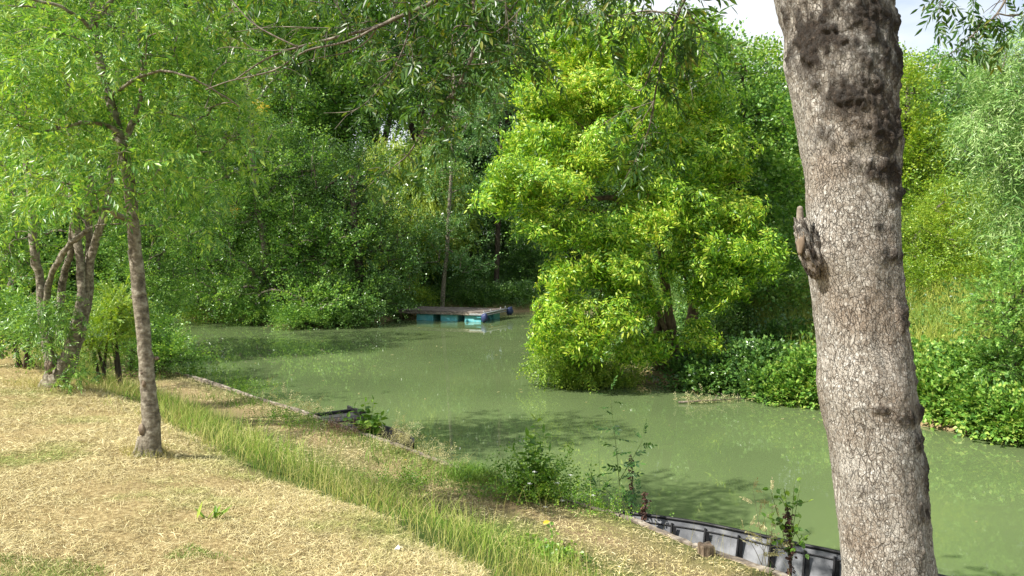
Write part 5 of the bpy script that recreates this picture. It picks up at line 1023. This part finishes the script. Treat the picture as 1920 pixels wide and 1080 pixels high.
clump('weed_clump', 'bushy weeds at the near edge of the left bay', 360, 690, 60, .35, 200, T_SMALL, 'leaf_weed', .7, 9, group='weed clumps on the near bank')
clump('weed_clump', 'small green leaves at the lower end of the grass slope', 1040, 1065, 60, .06, 110, T_ROUND, 'leaf_weed', .5, 10, group='weed clumps on the near bank')
clump('weed_clump', 'green leaves half way along the path side of the slope', 750, 925, 90, .10, 180, T_SMALL, 'leaf_weed', .45, 11, group='weed clumps on the near bank')
# grass tuft strip left of the flowers
q = PZ(905, 895, BZ); r = np.random.default_rng(62); p_ = q+r.normal(size=(1500, 3))*np.array([.22, .16, 0]); p_[:, 2] = height(p_[:, 0], p_[:, 1]); p_ = p_[p_[:, 2] > .2]
V, Fs = join([blades(p_-q, r.uniform(.08, .24, len(p_)), .003, r.uniform(.2, 1., len(p_)), r, segs=3)]); o = mk('grass_tuft', V, Fs, M['greengrass']); o.location = q; tag(o, 'lush bright green grass tuft at the water edge left of the white flowers', 'grass')
# plantain rosette in the mown straw
q = G(392, 975); q[2] += .005; T = Tpl(); r = np.random.default_rng(63)
for k in range(13): T.leaf(np.array([r.normal()*.05, r.normal()*.02, 0]), rot(r.uniform(-1.5, 1.5), r.uniform(.15, 1.1)), r.uniform(.07, .13), .026, True)
V, Fc = T.get(); o = mk('plantain', V, Fc, M['leaf_lime']); o.location = q; tag(o, 'bright green plantain rosette alone in the mown straw at the lower left', 'plant')
q = G(755, 1033); V = np.random.default_rng(8).normal(size=(9, 3))*np.array([.03, .02, .006])+np.array([0, 0, .03]); o = mk('paper_scrap', V, np.array([[0,1,2],[2,3,4],[4,5,6],[6,7,8],[0,4,8]]), M['white']); o.location = q; tag(o, 'crumpled white scrap of paper in the grass near the bottom', 'litter')
q = G(1018, 986); q[2] += .02; T = Tpl(); T.leaf(np.zeros(3), rot(-1.2, .3, .5), .075, .05, True); V, Fc = T.get(); o = mk('fallen_leaf', V, Fc, M['leaf_gold']); o.location = q; tag(o, 'single yellow fallen leaf on the path below the white flowers', 'leaf')
# driftwood on the water under the bright tree
q = PZ(1320, 757, 0); tt = thing('driftwood', 'pale floating branch with withered leaves on the water below the dark brambles', 'branch', None, q); mb = MB(); r = np.random.default_rng(64)
mb.tube([q+np.array([-.5, 0, .03]), q+np.array([0, .05, .05]), q+np.array([.9, .35, .04])], [.02, .018, .008], 6)
for k in range(5): a = q+np.array([-.3+.25*k, .02*k, .04]); mb.tube([a, a+np.array([r.normal()*.1, r.normal()*.1, .16])], [.008, .003], 5)
mb.build('bough', M['wood_grey'], tt, True); c_ = q+np.array([-.15, 0, .08])+r.normal(size=(60, 3))*np.array([.22, .1, .05]); c2 = q+np.array([.5, .2, .04])+r.normal(size=(40, 3))*np.array([.3, .08, .02]); c_ = np.concatenate([c_, c2]); V, Fc = scatter(T_SMALL, c_, r.normal(size=c_.shape), .5, r); mk('withered_leaves', V-q, Fc, M['leaf_pale'], tt)
# golden leaves in the alder across the water
for k, (px, py, lb) in enumerate([(435,393,'bright yellow leaf spray in the tree left of the pale leaning trunk'),(490,198,'small yellow leaf spray high between slim trunk and poplars')]):
    q = P(px, py, 31.8); r = np.random.default_rng(66+k); c_ = r.normal(size=(22, 3))*.11; V, Fc = scatter(T_BROAD, c_, r.normal(size=c_.shape), .7, r); o = mk('yellow_leaf_spray', V, Fc, M['leaf_gold']); o.location = q; tag(o, lb, 'leaves')
